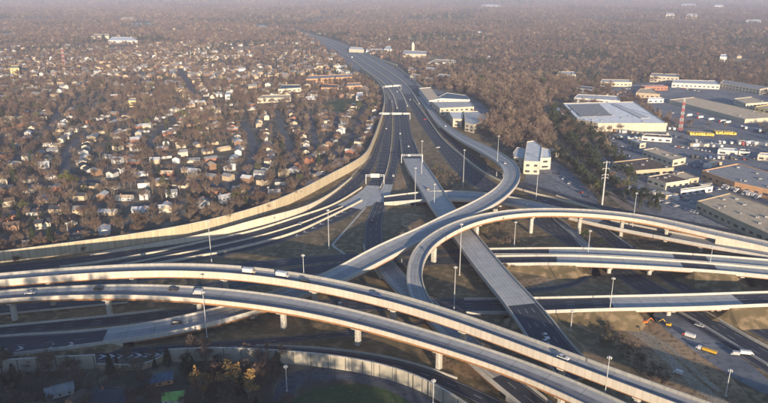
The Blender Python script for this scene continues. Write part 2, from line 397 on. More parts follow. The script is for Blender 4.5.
def barrier(name, label, pts, h, thick, mat, cat='wall', hs=None, group=None, cap=True, z0=-.2, step=4):
    """free-standing wall following base points seen in the picture"""
    w_ = np.array([[*P(x, y)[:2], 0, (hs[i] if hs else h)] for i, (x, y) in enumerate(pts)])
    s = smooth(catmull(w_, step), 12)
    d = np.gradient(s[:, :2], axis=0); d /= np.linalg.norm(d, axis=1)[:, None]
    r = dict(c=np.concatenate([s[:, :2], np.zeros((len(s), 1))], 1), n=np.stack([-d[:, 1], d[:, 0]], 1), h=s[:, 3],
             L=np.concatenate([[0], np.cumsum(np.linalg.norm(np.diff(s[:, :2], axis=0), axis=1))]))
    ox, oy = r['c'][0, 0], r['c'][0, 1]; r['c'][:, 0] -= ox; r['c'][:, 1] -= oy
    root = thing(name, label, cat, (ox, oy, 0), 0, group)
    sweep(r, lambda i: [(-thick / 2, z0), (-thick / 2, r['h'][i]), (thick / 2, r['h'][i]), (thick / 2, z0)], 'wall_panel', mat, root, uvmode='wall')
    if cap: sweep(r, lambda i: [(-thick / 2 - .12, r['h'][i] + .003), (-thick / 2 - .12, r['h'][i] + .28), (thick / 2 + .12, r['h'][i] + .28), (thick / 2 + .12, r['h'][i] + .003)], 'coping', M['conc'], root)
    r['c'][:, 0] += ox; r['c'][:, 1] += oy
    KEEP.append((r['c'][:, :2], np.full(len(s), 2.5)))
    return r, root
def patch(name, poly, mat, z, keep=True):
    pts = [P(x, y)[:2] for x, y in poly]
    pts = smooth_poly(pts)
    o = addmesh(name, [(p[0], p[1], z) for p in pts], [tuple(range(len(pts)))], M[mat])
    if o.data.polygons[0].normal.z < 0: o.data.flip_normals()
    o['kind'] = 'structure'
    if keep: POLYS.append(np.array(pts))
    return o
def smooth_poly(pts, it=2):
    for _ in range(it):
        out = []
        for i in range(len(pts)):
            a, b = np.array(pts[i]), np.array(pts[(i + 1) % len(pts)])
            out += [a * .75 + b * .25, a * .25 + b * .75]
        pts = out
    return pts
POLYS = []

# ------------------------------------------------------------------ ground
def ground():
    xs = [-30000, -9000, -4000, -2000, -1000, -500, -250, 0, 250, 500, 1000, 2000, 4000, 9000, 30000]
    ys = [-1500, -600, -200, 0, 200, 400, 600, 900, 1300, 2000, 3500, 6000, 10000, 16000, 24000]
    v = [(x, y, 0) for y in ys for x in xs]; n = len(xs)
    f = [(j * n + i, j * n + i + 1, (j + 1) * n + i + 1, (j + 1) * n + i) for j in range(len(ys) - 1) for i in range(n - 1)]
    o = addmesh('ground', v, f, M['ground']); o['kind'] = 'structure'
ground()
patch('grass_verge', [(-260, 300), (-60, 268), (60, 254), (128, 246), (195, 233), (256, 217), (300, 200), (345, 172), (365, 158), (376, 130), (386, 100), (400, 95), (440, 112), (500, 145), (540, 185), (620, 206), (800, 238),
                      (1000, 270), (1050, 420), (560, 440), (300, 346), (100, 354), (-60, 364), (-300, 380)], 'grass', .03)
patch('dirt', [(604, 318), (640, 312), (668, 330), (700, 350), (740, 385), (775, 430), (700, 420), (668, 398), (640, 372), (612, 345)], 'dirt', .05)
patch('dirt', [(512, 280), (575, 274), (592, 283), (560, 290), (515, 289)], 'dirt', .05)
patch('dirt', [(405, 210), (440, 222), (425, 236), (398, 226)], 'dirt', .05)
patch('dirt', [(425, 344), (455, 350), (485, 378), (470, 380), (430, 358)], 'dirt', .05)
patch('dirt', [(395, 178), (404, 170), (412, 186), (402, 192), (394, 190)], 'dirt', .05)
patch('lawn', [(300, 393), (335, 384), (375, 385), (405, 396), (430, 418), (360, 440), (280, 420)], 'greenfield', .034)

# ------------------------------------------------------------------ at-grade roads
Z = [.06, .064, .068, .072, .076, .080, .084, .088, .092, .096, .10, .104, .108, .112]
# main line far belt (four carriageways in the distance that split near the camera)
def belt(fr0, fr1):
    rows = [(310, 337, 29, 40), (326, 352, 40, 50), (343, 368, 53, 62), (360, 385, 68, 72), (373, 404, 80, 78), (382, 417, 92, 87), (385, 432, 106, 103), (384, 442, 118, 114)]
    out = []
    for xl, xr, yl, yr in rows:
        out.append((xl + (xr - xl) * fr0, yl + (yr - yl) * fr0, xl + (xr - xl) * fr1, yl + (yr - yl) * fr1))
    return out
M['deckconc2'] = noisecol('slab_concrete', (.32, .33, .35), (.45, .46, .48), .12, (.25, .26, .29))
M['concgrey'] = noisecol('shoulder_concrete', (.22, .22, .22), (.34, .335, .32), .1, (.18, .18, .18))
UP = [(300, 33.5, 304, 33), (312, 38.5, 322, 36.2), (327, 47.5, 339, 43), (345, 58, 356, 50.5), (360, 70, 372, 59.5), (371, 80, 388, 69)]
road('highway', [(288, 29.2, 291, 28.7), (302, 34, 308, 33), (322, 44.5, 334, 40), (342, 58, 358, 49), (360, 74, 382, 61), (374, 85, 403, 74), (383, 98, 418, 86), (385, 112, 432, 103)],
     lanes=14, z=Z[0], asphalt='oldasphalt')
rL, _o = road('highway', [(384, 104, 391, 104), (384.5, 116, 391, 116), (383, 135, 390.5, 135), (379, 155, 388.5, 156), (375, 172, 385, 173), (366, 187, 379, 190), (352, 197, 368, 205), (330, 209, 352, 216), (298, 220, 318, 230), (256, 234, 270, 246), (195, 248, 204, 260), (128, 259, 130, 271), (60, 269, 60, 282), (-60, 286, -60, 302)],
     lanes=4, z=Z[1], conc=lambda x, y: 187 < y < 209 and x < 378)
road('highway', [(394, 104, 400, 104), (394, 116, 400, 116), (394, 135, 400.5, 135), (391.5, 155, 400, 155), (388, 172, 396.5, 172), (381, 190, 391.5, 190), (372, 207, 385.5, 207), (366, 220, 382, 220), (363.5, 235, 382.5, 235), (364, 250, 385, 250, 1.5)], lanes=3, z=Z[2], conc=lambda x, y: 185 < y < 204)
road('ramp', [(387, 100, 391.5, 100), (385.5, 115, 390.5, 115), (381, 130, 386, 131), (374, 148, 380, 150), (369, 160, 376, 163), (357, 175, 366, 179), (332, 196, 343, 201), (307, 211, 318, 217), (281, 221.5, 289, 228), (256, 227.5, 262, 234), (195, 242, 198, 249), (128, 250.5, 129, 258), (60, 259, 60, 267), (-60, 272, -60, 281)],
     lanes=2, z=Z[3])
road('highway', [(403, 95, 412, 93), (412, 110, 421, 107), (420, 125, 431, 122), (431, 140, 442, 138), (444, 158, 459, 153), (458, 175, 474, 168), (480, 190, 497, 184), (505, 206, 524, 201), (533, 224, 550, 217), (568, 246, 588, 244), (596, 264, 620, 262), (625, 284, 648, 279), (655, 302, 682, 297), (690, 325, 718, 318), (728, 349, 758, 340), (775, 378, 806, 366), (830, 412, 860, 398)],
     lanes=4, z=Z[4])
road('ramp', [(414, 92, 419, 90), (424, 108, 430, 106), (434, 122, 441, 120), (445, 137, 451, 135), (459, 152, 465, 150), (474, 165, 482, 162), (497, 179, 505, 176), (520, 190, 530, 187), (540, 202, 552, 198), (562, 212, 578, 209), (582, 223, 598, 221), (612, 246, 632, 246), (638, 264, 656, 261), (663, 280, 681, 276), (692, 299, 713, 295), (726, 318, 750, 313), (768, 341, 795, 335), (830, 376, 850, 366)],
     lanes=3, z=Z[5])
road('highway', [(397, 100, 404, 100), (398.5, 115, 408, 115), (400.3, 135, 412, 135), (401.3, 147, 416, 147)], lanes=3, z=Z[6])
# long roads crossing left to right under everything
vroad('highway', [(-80, 292, 304), (0, 285, 295), (64, 279, 288), (128, 274, 283), (210, 266, 275), (262, 260.5, 269), (306, 256.5, 264.5), (337, 254.5, 261.5), (384, 252, 258), (420, 249.5, 255.5), (470, 248.5, 254)], lanes=3, z=Z[6])
vroad('highway', [(-80, 312, 325), (0, 302, 314), (64, 297, 308), (128, 291, 302), (200, 284, 295), (256, 275, 286), (306, 266, 275), (345, 262, 270), (384, 260, 268), (420, 257.5, 266), (470, 256, 264)], lanes=3, z=Z[7])
vroad('highway', [(-80, 335, 345), (0, 327, 336), (64, 321, 330), (128, 315, 324), (180, 309, 318), (256, 301, 311), (330, 299, 310), (384, 298.5, 311), (470, 298, 311)], lanes=3, z=Z[8])
rK, _o = vroad('ramp', [(60, 353, 366), (97, 350, 362), (128, 348, 359), (168, 345, 354), (210, 342, 350), (256, 339, 347), (309, 334, 340), (362, 330, 336), (400, 325, 330), (440, 317, 322), (475, 312, 317), (510, 308.5, 312)], lanes=2, z=Z[9])
vroad('ramp', [(230, 345, 351), (256, 346, 353), (320, 349, 357), (384, 357, 366), (420, 366, 377), (457, 379, 392), (490, 395, 410), (530, 415, 432)], lanes=2, z=Z[10])
road('ramp', [(510, 289, 510, 294), (560, 287, 560, 292), (582, 281, 586, 287), (590, 272, 598, 275), (585, 262, 592, 261)], lanes=2, z=Z[11], dash=False)
road('service_road', [(541, 205, 546, 203), (560, 223, 566, 221), (575, 240, 582, 238), (590, 256, 600, 254)], lanes=2, z=Z[12], asphalt='concgrey', dash=False)
road('service_road', [(519, 184, 523, 181.5), (556, 195.5, 557, 191.5), (600, 210, 601, 205.5), (636, 216, 637, 211.5), (700, 228, 702, 223.5), (768, 243, 770, 237.5), (820, 256, 822, 250)], lanes=2, z=Z[10])
road('slip_road', [(636, 216, 650, 214), (720, 300, 741, 296), (790, 335, 810, 328)], lanes=2, z=Z[12]) if False else None

# ------------------------------------------------------------------ flyovers and bridges
def V(L): return [(x, a, x, b, z) for x, a, b, z in L]
rA, oA = flyover('curved_flyover', 'long curved flyover with tall cream panelled parapet, upper of the two in the foreground',
    V([(-120, 283, 288.5, 16), (-60, 278, 284, 16), (0, 273, 279.4, 16), (48, 269, 275.4, 16), (96, 265.3, 272, 16), (160, 262.7, 269.7, 16), (208, 263.3, 270.8, 16), (256, 266.5, 274.4, 16), (300, 272.5, 281, 16), (346, 281.5, 290, 16), (384, 290, 299, 16), (417, 298.5, 308, 16),
       (448, 308, 317.5, 16), (484, 321, 331, 16), (512, 331, 341, 16), (560, 348, 359, 16), (600, 363.5, 374.5, 16), (640, 377.5, 389, 16), (700, 398.5, 411, 16), (760, 420, 434, 16), (830, 444, 460, 16)]),
    cols=(-45, 52, 134, 226, 316, 394, 470, 562, 640), par=1.4, fas=2.0, gird=2.5, deck='deckdark')
rB, oB = flyover('curved_flyover', 'long curved flyover with rust brown girders on tall columns, nearest to the camera',
    V([(-120, 304, 312, 12.5), (-60, 296.5, 304.5, 12.5), (0, 290, 298, 12.5), (48, 286.6, 295, 12.5), (96, 284.3, 293.8, 12.5), (128, 283.5, 293.8, 12.5), (192, 285.3, 297, 12.5), (256, 291.5, 304, 12.5), (300, 297.6, 310.3, 12.5), (340, 305.8, 319, 12.5), (384, 316.8, 330, 12.5), (420, 327.5, 340.5, 12.5),
       (460, 339.3, 353, 12.5), (512, 355.5, 370, 12.5), (562, 374.5, 391.5, 12.5), (622, 400, 420, 12.5), (680, 428, 450, 12.5), (720, 448, 472, 12.5)]),
    cols=(10, 104, 199, 283, 361, 444, 560), par=1.0, fas=1.0, gird=1.9, deck='deckdark')
rC, oC = flyover('winding_flyover', 'winding flyover climbing from the lower left and bending back in an S',
    [(-80, 346, -74, 370, 0.5), (0, 335.5, 4, 354, 0.8), (60, 332, 66, 347, 1.8), (108, 328, 120, 338.5, 2.8), (150, 321.5, 160, 334, 4), (192, 313.5, 204, 324, 5), (228, 304.5, 242, 313.5, 5.8), (266, 293, 284, 301.5, 6.6), (297, 282.5, 318, 290, 7.3), (330, 271, 350, 276, 8.5), (378, 244.5, 398, 252, 10.5),
     (416, 229, 434, 233.5, 12), (439, 217, 462, 219, 13), (466, 205, 491, 206, 13.5), (491, 191.5, 510, 192, 13.5), (503, 180.5, 519, 179.5, 13.5), (504, 173, 519.5, 169, 13), (500, 164, 512, 160, 12), (479, 150, 494, 149, 9), (459, 139, 467, 136.5, 6), (442.5, 127, 446, 123, 3.5), (432.5, 117, 435, 112, 1.6), (421, 101, 427, 98, .5), (408, 86, 415, 83.5, .4)],
    cols=((196, 320), (250, 300), (400, 244), (448, 222), (499, 197), (506, 160), (482, 147)), asphalt=lambda x, y: (x < 114 and y > 300) or (y < 96), deck='deckconc', ws=10, par=1.0, fas=1.1, fmat='parapet', lift=.9)
rN, oN = flyover('curved_flyover', 'slender flyover curving round in a quarter circle on cream columns in the centre right',
    [(424, 320, 440, 312, 6), (414, 305, 430, 303, 8), (408, 291, 422, 291, 9.5), (407, 280, 420, 281, 10.5), (407.5, 268, 420, 270, 11.5), (411, 254, 425, 256, 12.5), (419, 242.5, 434, 243, 13.5), (439, 228, 452, 232.5, 14), (460.7, 219, 470.7, 223.3, 14), (484, 212.8, 490.7, 217.8, 14), (512, 209.3, 512, 213.8, 14), (540, 207.8, 540, 212.2, 14), (588, 209, 588, 213.2, 14), (636, 213.5, 636, 218, 13),
     (669, 219.5, 668, 224.3, 12), (718, 230.5, 716, 235.7, 10), (768, 241, 768, 246.5, 8), (830, 256, 830, 263, 7)],
    cols=((414, 262), (433, 238), (476, 221), (529, 212), (584, 211), (622, 214), (669, 222)), ws=10, deck='deckconc', emb=lambda x, y: x > 712)
rD, oD = flyover('diagonal_flyover', 'pale concrete bridge running down from the main highway under both foreground flyovers',
    [(364, 244, 384, 243, 1.0), (365, 252, 385, 251, 1.4), (376, 266, 393, 261, 2.6), (388, 280, 407, 278, 4), (405, 297, 424, 292, 5), (424, 315, 445, 310, 5.5), (443, 334, 465, 330, 5.5), (466, 357, 488, 350, 5), (486, 374, 509, 370, 4.2), (506, 390, 532, 387, 3), (530, 409, 556, 405, 2), (560, 436, 590, 430, 1)],
    cols=((400, 290), (432, 318)), ws=10, fmat='parapet', fas=.9, asphalt=lambda x, y: y > 378)
rH, oH = flyover('diagonal_flyover', 'wide straight concrete bridge slanting down through the centre with an asphalt end near the camera',
    [(401, 140, 413.5, 140, .4), (401.5, 150, 417.5, 150, .8), (404.5, 161, 423, 161, 2), (412, 175, 433, 175, 3.8), (424, 195, 446, 195, 5.6), (431, 206, 453, 206, 6.4), (456, 240, 481, 240, 7), (480, 272, 508, 272, 7), (508, 307, 540, 306, 6.6), (520, 325, 556, 325, 5.8), (535, 348, 574, 348, 4.6), (560, 378, 602, 376, 3)],
    cols=((440, 206), (452, 222), (495, 272), (475, 250)), ws=8, deck='deckwide', lanes=4, fmat='parapet', fas=1.1, asphalt=lambda x, y: y > 307 or y < 158, lift=.6)
rQ1, oQ1 = flyover('highway_bridge', 'far carriageway of the double bridge on the right, grey deck with dark asphalt patches',
    V([(470, 248.3, 253.6, .4), (505, 247.6, 253.4, 2), (540, 247.2, 253.4, 4.2), (575, 247.2, 253.6, 6), (620, 248.5, 255.4, 6.5), (666, 251.5, 258.2, 6.5), (717, 255, 261.8, 6.5), (768, 259, 266.2, 6.5), (830, 265, 272.5, 6.5)]),
    cols=(607, 650, 742), lanes=3, ws=10, deck='deckwide', asphalt=lambda x, y: x < 553 or 676 < x < 712, fmat='parapet', fas=.8, ptk=.35, gird=1.4)
rQ2, oQ2 = flyover('highway_bridge', 'near carriageway of the double bridge on the right with lit parapet along its edge',
    V([(470, 255.6, 263.2, .4), (505, 255, 262.9, 2), (540, 254.6, 262, 4.2), (575, 254.7, 262.2, 6), (620, 256.6, 264, 6.5), (666, 259.3, 266.4, 6.5), (717, 263.1, 269.8, 6.5), (768, 267.5, 274.5, 6.5), (830, 274, 281.5, 6.5)]),
    cols=(607, 650, 742), lanes=3, ws=10, deck='deckwide', asphalt=lambda x, y: x < 561 or 688 < x < 724, fmat='parapet', fas=1.1, gird=1.4)
rM, oM = flyover('highway_bridge', 'single level bridge below the double one, pale deck between dark asphalt ends',
    V([(465, 298, 311, .4), (500, 297.6, 311, .8), (540, 296.8, 310, 2.2), (575, 296.2, 308.6, 4), (612, 295.6, 307, 6), (650, 294.6, 306.8, 6.5), (690, 293.4, 306.3, 6.5), (730, 292.2, 304.5, 6.5), (768, 291, 303, 6.5), (830, 289.5, 301.5, 6.5)]),
    cols=(667, 711), lanes=4, deck='deckwide', ws=10, asphalt=lambda x, y: x < 616 or x > 742, fmat='parapet', fas=1.2, gird=1.5)
rV, oV = flyover('highway_bridge', 'low narrow bridge curving behind the diagonal bridge and on below the quarter circle flyover',
    [(384, 196, 384, 202, 1.2), (400, 193.5, 400, 201, 2.6), (422, 191.5, 422, 199, 4), (450, 190, 450, 198.5, 5), (490, 192.5, 488, 200, 5), (520, 198.5, 517, 204.5, 5), (560, 207, 558, 213.5, 5), (600, 217, 598, 223.5, 5), (640, 225.5, 638, 231.3, 5), (680, 233, 678, 239, 5.5), (720, 240, 719, 246.4, 6), (768, 248.2, 768, 255, 6), (830, 259, 830, 267, 6)],
    cols=((500, 198), (555, 210), (700, 240)), ws=12, asphalt=lambda x, y: x < 425 or 600 < x < 676, fmat='parapet', fas=1.0, gird=1.3)
for r in ROADS.values():
    r['h'] = r['h']
    print('road width', round(float(r['h'].min() * 2), 1), round(float(r['h'].mean() * 2), 1), round(float(r['h'].max() * 2), 1))


def chevrons(r, pts, kind='arrow'):
    """painted chevrons on the road, as one painted layer"""
    v = []; f = []
    for x, y in pts:
        i = min(find2(r, x, y), len(r['c']) - 2); c = r['c'][i]; d = r['d'][i]; n_ = r['n'][i]; z = c[2] + .03
        q = P(x, y, z)
        for s in (-1, 1):
            k = len(v)
            for a, b in ((0, 0), (1.5, 0), (-.6, 1.7), (-2.1, 1.7)):
                v.append((q[0] + d[0] * a + n_[0] * b * s, q[1] + d[1] * a + n_[1] * b * s, z))
            f.append((k, k + 1, k + 2, k + 3))
    o = addmesh('painted_chevrons', v, f, M['paint']); o['kind'] = 'structure'
    for p_ in o.data.polygons:
        if p_.normal.z < 0: p_.flip()
chevrons(rK, [(x, 356.5 - (x - 100) * .035) for x in range(103, 170, 9)])
chevrons(rC, [(x, 350 - x * .085) for x in range(4, 100, 17)])
chevrons(rL, [(343, 212.5), (336, 216), (329, 220), (321, 224), (313, 228), (305, 232), (297, 235.5)])

# slopes and embankments
def mound(name, r, i0, i1, mat, w_=9):
    """fill under and beside a road: grass slopes, tapering away under the bridge at its high ends"""
    n = len(r['c']); e0 = max(0, i0 - int(r['c'][i0, 2] * 1.7 / 4) - 1); e1 = min(n - 1, i1 + int(r['c'][i1, 2] * 1.7 / 4) + 1)
    def prof(i):
        z = r['c'][i, 2]; over = (r['L'][i0] - r['L'][i]) if i < i0 else (r['L'][i] - r['L'][i1]) if i > i1 else 0
        t = max(.02, z - .55 - over / 1.7 - (1.6 if over > 0 else 0)); o = r['h'][i]
        k = 1.7 * t
        return [(o + .5, t - z), (o + .6 + k, -z + .03), (-o - .6 - k, -z + .03), (-o - .5, t - z)]
    o = sweep(r, prof, name, M[mat], None, e0, e1); o['kind'] = 'structure'
mound('embankment', rM, find(rM, 500), find(rM, 634), 'grass')
mound('embankment', rM, find(rM, 722), len(rM['h']) - 1, 'grass')
mound('embankment', rQ1, find(rQ1, 500), find(rQ1, 562), 'grass')
mound('embankment', rQ2, find(rQ2, 500), find(rQ2, 572), 'grass')
mound('embankment', rQ2, find(rQ2, 688), find(rQ2, 730), 'grass')
mound('embankment', rQ1, find(rQ1, 688), find(rQ1, 730), 'grass')
mound('embankment', rH, find2(rH, 530, 308), len(rH['h']) - 1, 'grass')
mound('embankment', rC, 2, find2(rC, 112, 334), 'grass')

# ------------------------------------------------------------------ sound walls, retaining walls, fences
barrier('sound_wall', 'tall tan panelled sound wall curving along the suburb edge', [(-80, 273), (0, 263.5), (82, 252.5), (128, 246), (195, 234), (256, 217.5), (294, 202), (328, 184), (363, 163.5), (373, 146), (378.5, 131), (383, 115), (384.5, 102), (381, 90), (371, 79), (360, 71)], 7.3, .5, M['noisewall'])
barrier('retaining_wall', 'low cream retaining wall between the grass slope and the outer ramp', [(90, 255.5), (128, 250), (195, 241.3), (256, 226.8), (281, 220.5), (306, 211), (331, 195.5), (352, 178)], 3, .45, M['retain'], hs=[.8, 1.9, 3.4, 5.2, 5.2, 3.6, 2.0, 1.0])
barrier('sound_wall', 'weathered grey sound wall beside the woods in the lower left corner', [(-60, 378), (0, 373.5), (50, 370.5), (97, 368)], 6.2, .5, M['noisewall2'])
barrier('sound_wall', 'short sunlit stretch of low wall zigzagging round the blue roofed house', [(98, 369.5), (146, 371.5), (150, 371), (168, 358)], 2.6, .5, M['noisewall'])
barrier('sound_wall', 'pale concrete sound wall curving past the green playing field', [(170, 362), (208, 359.5), (256, 361), (288, 363.5), (336, 368), (384, 377), (416, 387), (440, 400), (462, 414), (490, 434)], 6.0, .5, M['noisewall2'])
def median(px, label, h=.95, mat='parapet', th=.5, cat='barrier'):
    return barrier('concrete_barrier', label, px, h, th, M[mat], cat, cap=False)
median([(389, 96), (392, 104), (392.3, 116), (392, 135), (390, 155), (386.5, 172), (380.5, 188)], 'concrete barrier between the two main carriageways', 1.1)
median([(374, 80), (386, 94), (392, 102)], 'short concrete barrier up the main highway left of the overhead sign', 1.1)
median([(413, 100), (421, 110), (431, 124), (442, 139), (460, 155), (480, 170.5), (492, 178), (504, 183)], 'bright curved concrete barrier left of the winding flyover', 1.6, 'retain', .6)
median([(362, 201), (343, 211), (318, 223), (298, 232.5), (256, 245), (205, 256), (160, 264), (110, 272)], 'white concrete barrier between the curving left carriageways', 1.4, 'retain', .8)
median([(362, 188), (345, 199), (328, 208), (298, 217.3), (256, 231), (195, 244), (128, 258.5), (60, 268)], 'thin grey concrete barrier beside the outer ramp', 1.3, 'retain')
median([(343, 207), (320, 216.5), (298, 225), (256, 237.5), (205, 249), (150, 260), (100, 269)], 'white kerb line between the lanes of the curving left carriageways', .9, 'retain', .6)
median([(507, 186), (520, 190.5), (545, 197), (575, 204.5), (600, 211)], 'sunlit barrier right of the winding flyover bend', 1.5, 'retain', .5)
median([(556, 196), (600, 211), (636, 217.5)], 'sunlit barrier along the service road above the slender flyover', 1.0, 'retain', .4)
for fr, lb in ((.27, 'left'), (.5, 'middle'), (.76, 'right')):
    median([(xl + (xr - xl) * fr, yl + (yr - yl) * fr) for xl, xr, yl, yr in [(302, 308, 34, 33), (322, 334, 44.5, 40), (342, 358, 58, 49), (360, 382, 74, 61), (374, 403, 85, 74), (383, 418, 98, 86), (385, 430, 111, 102)]], lb + ' concrete barrier of the far curving highway', 1.1, 'retain', 1.3)
median([(0, 327), (64, 321), (128, 314.6), (165, 310)], 'thin concrete barrier along the lower left highway', 1.0)
median([(0, 315), (64, 309), (128, 303)], 'thin concrete barrier on the grass below the near flyover', .9)
median([(256, 346.3), (320, 348.5), (384, 356.5), (420, 365.5), (457, 379)], 'long low barrier behind the curved sound wall', .9)
median([(673, 309), (700, 324), (720, 337), (768, 366)], 'pale concrete barrier beside the construction yard', 1.1)
median([(697, 308), (722, 323), (745, 337), (775, 352)], 'bright concrete barrier between the right hand carriageways', 1.2, 'retain', .7)
median([(640, 262), (660, 275), (690, 296), (714, 311), (745, 329), (775, 345)], 'light barrier on the outer edge of the far right carriageway', 1.1) if False else None
median([(600, 225), (616, 237), (632, 248)], 'thin kerb wall on the slope right of the far ramp', .9)
median([(545, 211), (556, 222), (568, 233), (585, 245)], 'pale barrier beside the dark diagonal carriageway', 1.0)
median([(397, 66), (385, 62), (370, 56), (355, 48)], 'far concrete wall along the right of the distant highway', 3.0, 'retain', .8)
median([(436, 103), (424, 91), (410, 78), (397, 68)], 'pale retaining wall on the right of the upper highway', 2.6, 'retain', .8)
patch('bridge_slab', [(364, 207), (371, 199), (378, 192), (383, 187.5), (383, 191), (378, 199), (372, 206)], 'deckconc2', .16, False)
# drainage channel of concrete on the grass infield
def path(name, pts, wd, mat, z):
    w_ = [np.array([*P(x, y)[:2], 0]) for x, y in pts]; s = smooth(catmull(w_, 3), 2)
    d = np.gradient(s[:, :2], axis=0); d /= np.linalg.norm(d, axis=1)[:, None]
    r = dict(c=s, n=np.stack([-d[:, 1], d[:, 0]], 1), h=np.full(len(s), wd / 2), L=np.arange(len(s)) * 3.)
    r['c'][:, 2] = z
    o = sweep(r, lambda i: [(wd / 2, 0), (-wd / 2, 0)], name, M[mat], None, closed=False); o['kind'] = 'structure'
    KEEP.append((s[:, :2], np.full(len(s), wd / 2 + 1.0))); return r
path('drainage_channel', [(366, 207), (350, 225), (334, 243), (333, 246), (345, 254)], 1.5, 'conc', .05)
path('drainage_channel', [(375, 152), (362, 165), (350, 178), (338, 187), (350, 193)], 1.1, 'conc', .05)
path('dirt_track', [(598, 316), (625, 327), (648, 340), (672, 362), (700, 388), (735, 412)], 5.5, 'dirtpale', .06)
path('dirt_track', [(640, 330), (668, 346), (690, 366), (720, 392)], 2.5, 'dirtpale', .064)
path('dirt_track', [(560, 330), (590, 352), (620, 372), (650, 395)], 3, 'dirt', .062)
path('path', [(283, 400), (287, 384), (300, 375), (340, 374), (384, 382), (415, 396), (440, 415)], 8, 'street', .04)

def mesh_fence():
    pts = [(288, 391), (309, 384), (335, 379.5), (352, 378.3), (374, 380), (395, 386), (413, 395), (430, 406)]
    root = thing('field_fence', 'tall dark wire fence on slim posts round the edge of the green field', 'fence', tuple(map(float, P(288, 391))))
    ox, oy = root.location[0], root.location[1]
    s = catmull([P(*p) for p in pts], 2)
    bt = MB()
    for a, b in zip(s[:-1], s[1:]):
        a = a - (ox, oy, 0); b = b - (ox, oy, 0)
        for z in (.1, .9, 1.8):
            bt.tube((a[0], a[1], z), (b[0], b[1], z), .05, n=4)
    bt.build('wire', M['car_blue'], root)
    for x, y in pts:
        p = P(x, y) - np.array([ox, oy, 0]); m = MB(); m.tube((p[0], p[1], 0), (p[0], p[1], 9.5), .12, .09); m.build('post', M['car_black'], root)
mesh_fence()

# ------------------------------------------------------------------ lamp masts, gantries, masts
def lamp_mast(base, top, label):
    b = P(*base); h = height_at(top[0], top[1], b)
    o = thing('lamp_mast', label, 'light pole', (b[0], b[1], 0), 0, 'tall lamp masts over the interchange')
    m = MB(); m.tube((0, 0, 0), (0, 0, h * .5), .24, .18, 8); m.tube((0, 0, h * .5), (0, 0, h), .18, .10, 8); m.build('pole', M['metal'], o)
    m = MB(); m.prism([(.5, .5), (-.5, .5), (-.5, -.5), (.5, -.5)], 0, .35); m.build('base', M['conc'], o)
    head = MB()
    head.tube((0, 0, h - .1), (0, 0, h + .35), .35, .25, 10)
    for k in range(6):
        a = k * math.pi / 3; head.tube((0, 0, h), (.7 * math.cos(a), .7 * math.sin(a), h - .05), .06, n=4)
    hd = head.build('head', M['metal'], o)
    for k in range(6):
        a = k * math.pi / 3; l = MB(); l.tube((.7 * math.cos(a), .7 * math.sin(a), h - .4), (.7 * math.cos(a), .7 * math.sin(a), h + .1), .27, .16, 8)
        l.build('lamp', M['lamp'], hd)
for b, t, l in [((212, 266), (207, 221), 'slim lamp mast standing in front of the left sound wall'),
                ((207, 337), (203, 292), 'lamp mast rising in front of the near flyover on the left'),
                ((305, 304), (304, 255), 'lamp mast between the two foreground flyovers left of centre'),
                ((329, 249), (328, 210), 'lamp mast on the grass left of the drainage channel'),
                ((454, 309), (457, 267), 'lamp mast in the dark infield just right of the quarter circle flyover'),
                ((459.5, 275), (463, 224), 'lamp mast in front of the left edge of the wide diagonal bridge'),
                ((463, 188), (463, 150), 'lamp mast among the bushes right of the wide bridge'),
                ((415, 206), (414, 168), 'lamp mast left of the wide diagonal bridge near the sign gantry'),
                ((434, 212), (434, 184), 'lamp mast seen against the wide bridge deck'),
                ((496.5, 176), (497, 136), 'lamp mast inside the bend of the winding flyover'),
                ((536, 199), (539, 168), 'lamp mast in front of the cream office block'),
                ((514, 248), (516, 222), 'lamp mast behind the double bridge by the flyover column'),
                ((587, 262), (590.5, 230.5), 'lamp mast rising before the double bridge beside a bush'),
                ((608.5, 320), (615, 278), 'lamp mast in front of the single level bridge'),
                ((570.5, 331), (574, 311), 'lamp mast under the left end of the single level bridge'),
                ((631.5, 234), (636.5, 193), 'lamp mast on the slope below the evergreen belt'),
                ((708, 275), (713.5, 247), 'lamp mast at the right of the double bridge'),
                ((602, 418), (614, 357), 'tallest lamp mast crossing both foreground flyovers on the right'),
                ((725.5, 396), (731, 370), 'lamp mast on bare dirt in the lower right corner'),
                ((433, 404), (434.5, 380), 'lamp mast behind the sound wall at the bottom edge'),
                ((287, 391), (286, 366), 'lamp post with white head at the playing field corner'),
                ((527, 213), (527.3, 204), 'short lamp mast left of the lit column'),
                ((421.5, 178), (421.5, 141), 'lamp mast on the grass wedge right of the highway'),
                ((69, 239), (65, 223), 'short pale pole among the houses behind the sound wall'),
                ((269, 203), (269, 187), 'short pole behind the sound wall beside the street')]:
    lamp_mast(b, t, l)

def gantry(x0, y0, x1, y1, hpx, signs, label, zbase=0):
    a = P(x0, y0, zbase); b = P(x1, y1, zbase); h = 8.0
    c = (a + b) / 2; L = np.hypot(*(b - a)[:2]); rz = math.atan2(b[1] - a[1], b[0] - a[0])
    o = thing('sign_gantry', label, 'overhead sign', (c[0], c[1], zbase), rz)
    for s in (-1, 1):
        m = MB(); m.box(s * L / 2, 0, h / 2, .5, .5, h); m.build('post', M['metal'], o)
    m = MB()
    for z in (h - .2, h - 1.4): m.box(0, 0, z, L + .5, .3, .3)
    for k in range(int(L / 2)): m.tube((-L / 2 + k * 2, 0, h - 1.3), (-L / 2 + k * 2 + 1, 0, h - .3), .08, n=4)
    m.build('beam', M['metal'], o)
    for f0, f1, hh in signs:
        m = MB(); m.box((-.5 + (f0 + f1) / 2) * L, -.4, h - .9, (f1 - f0) * L, .12, hh); m.build('sign_panel', M['signback'], o)
gantry(379.5, 119.5, 410, 119.5, 8, [(.02, .32, 2.4), (.42, .72, 2.4), (.78, .97, 2.0)], 'long overhead gantry with bright sign panels across both main carriageways')
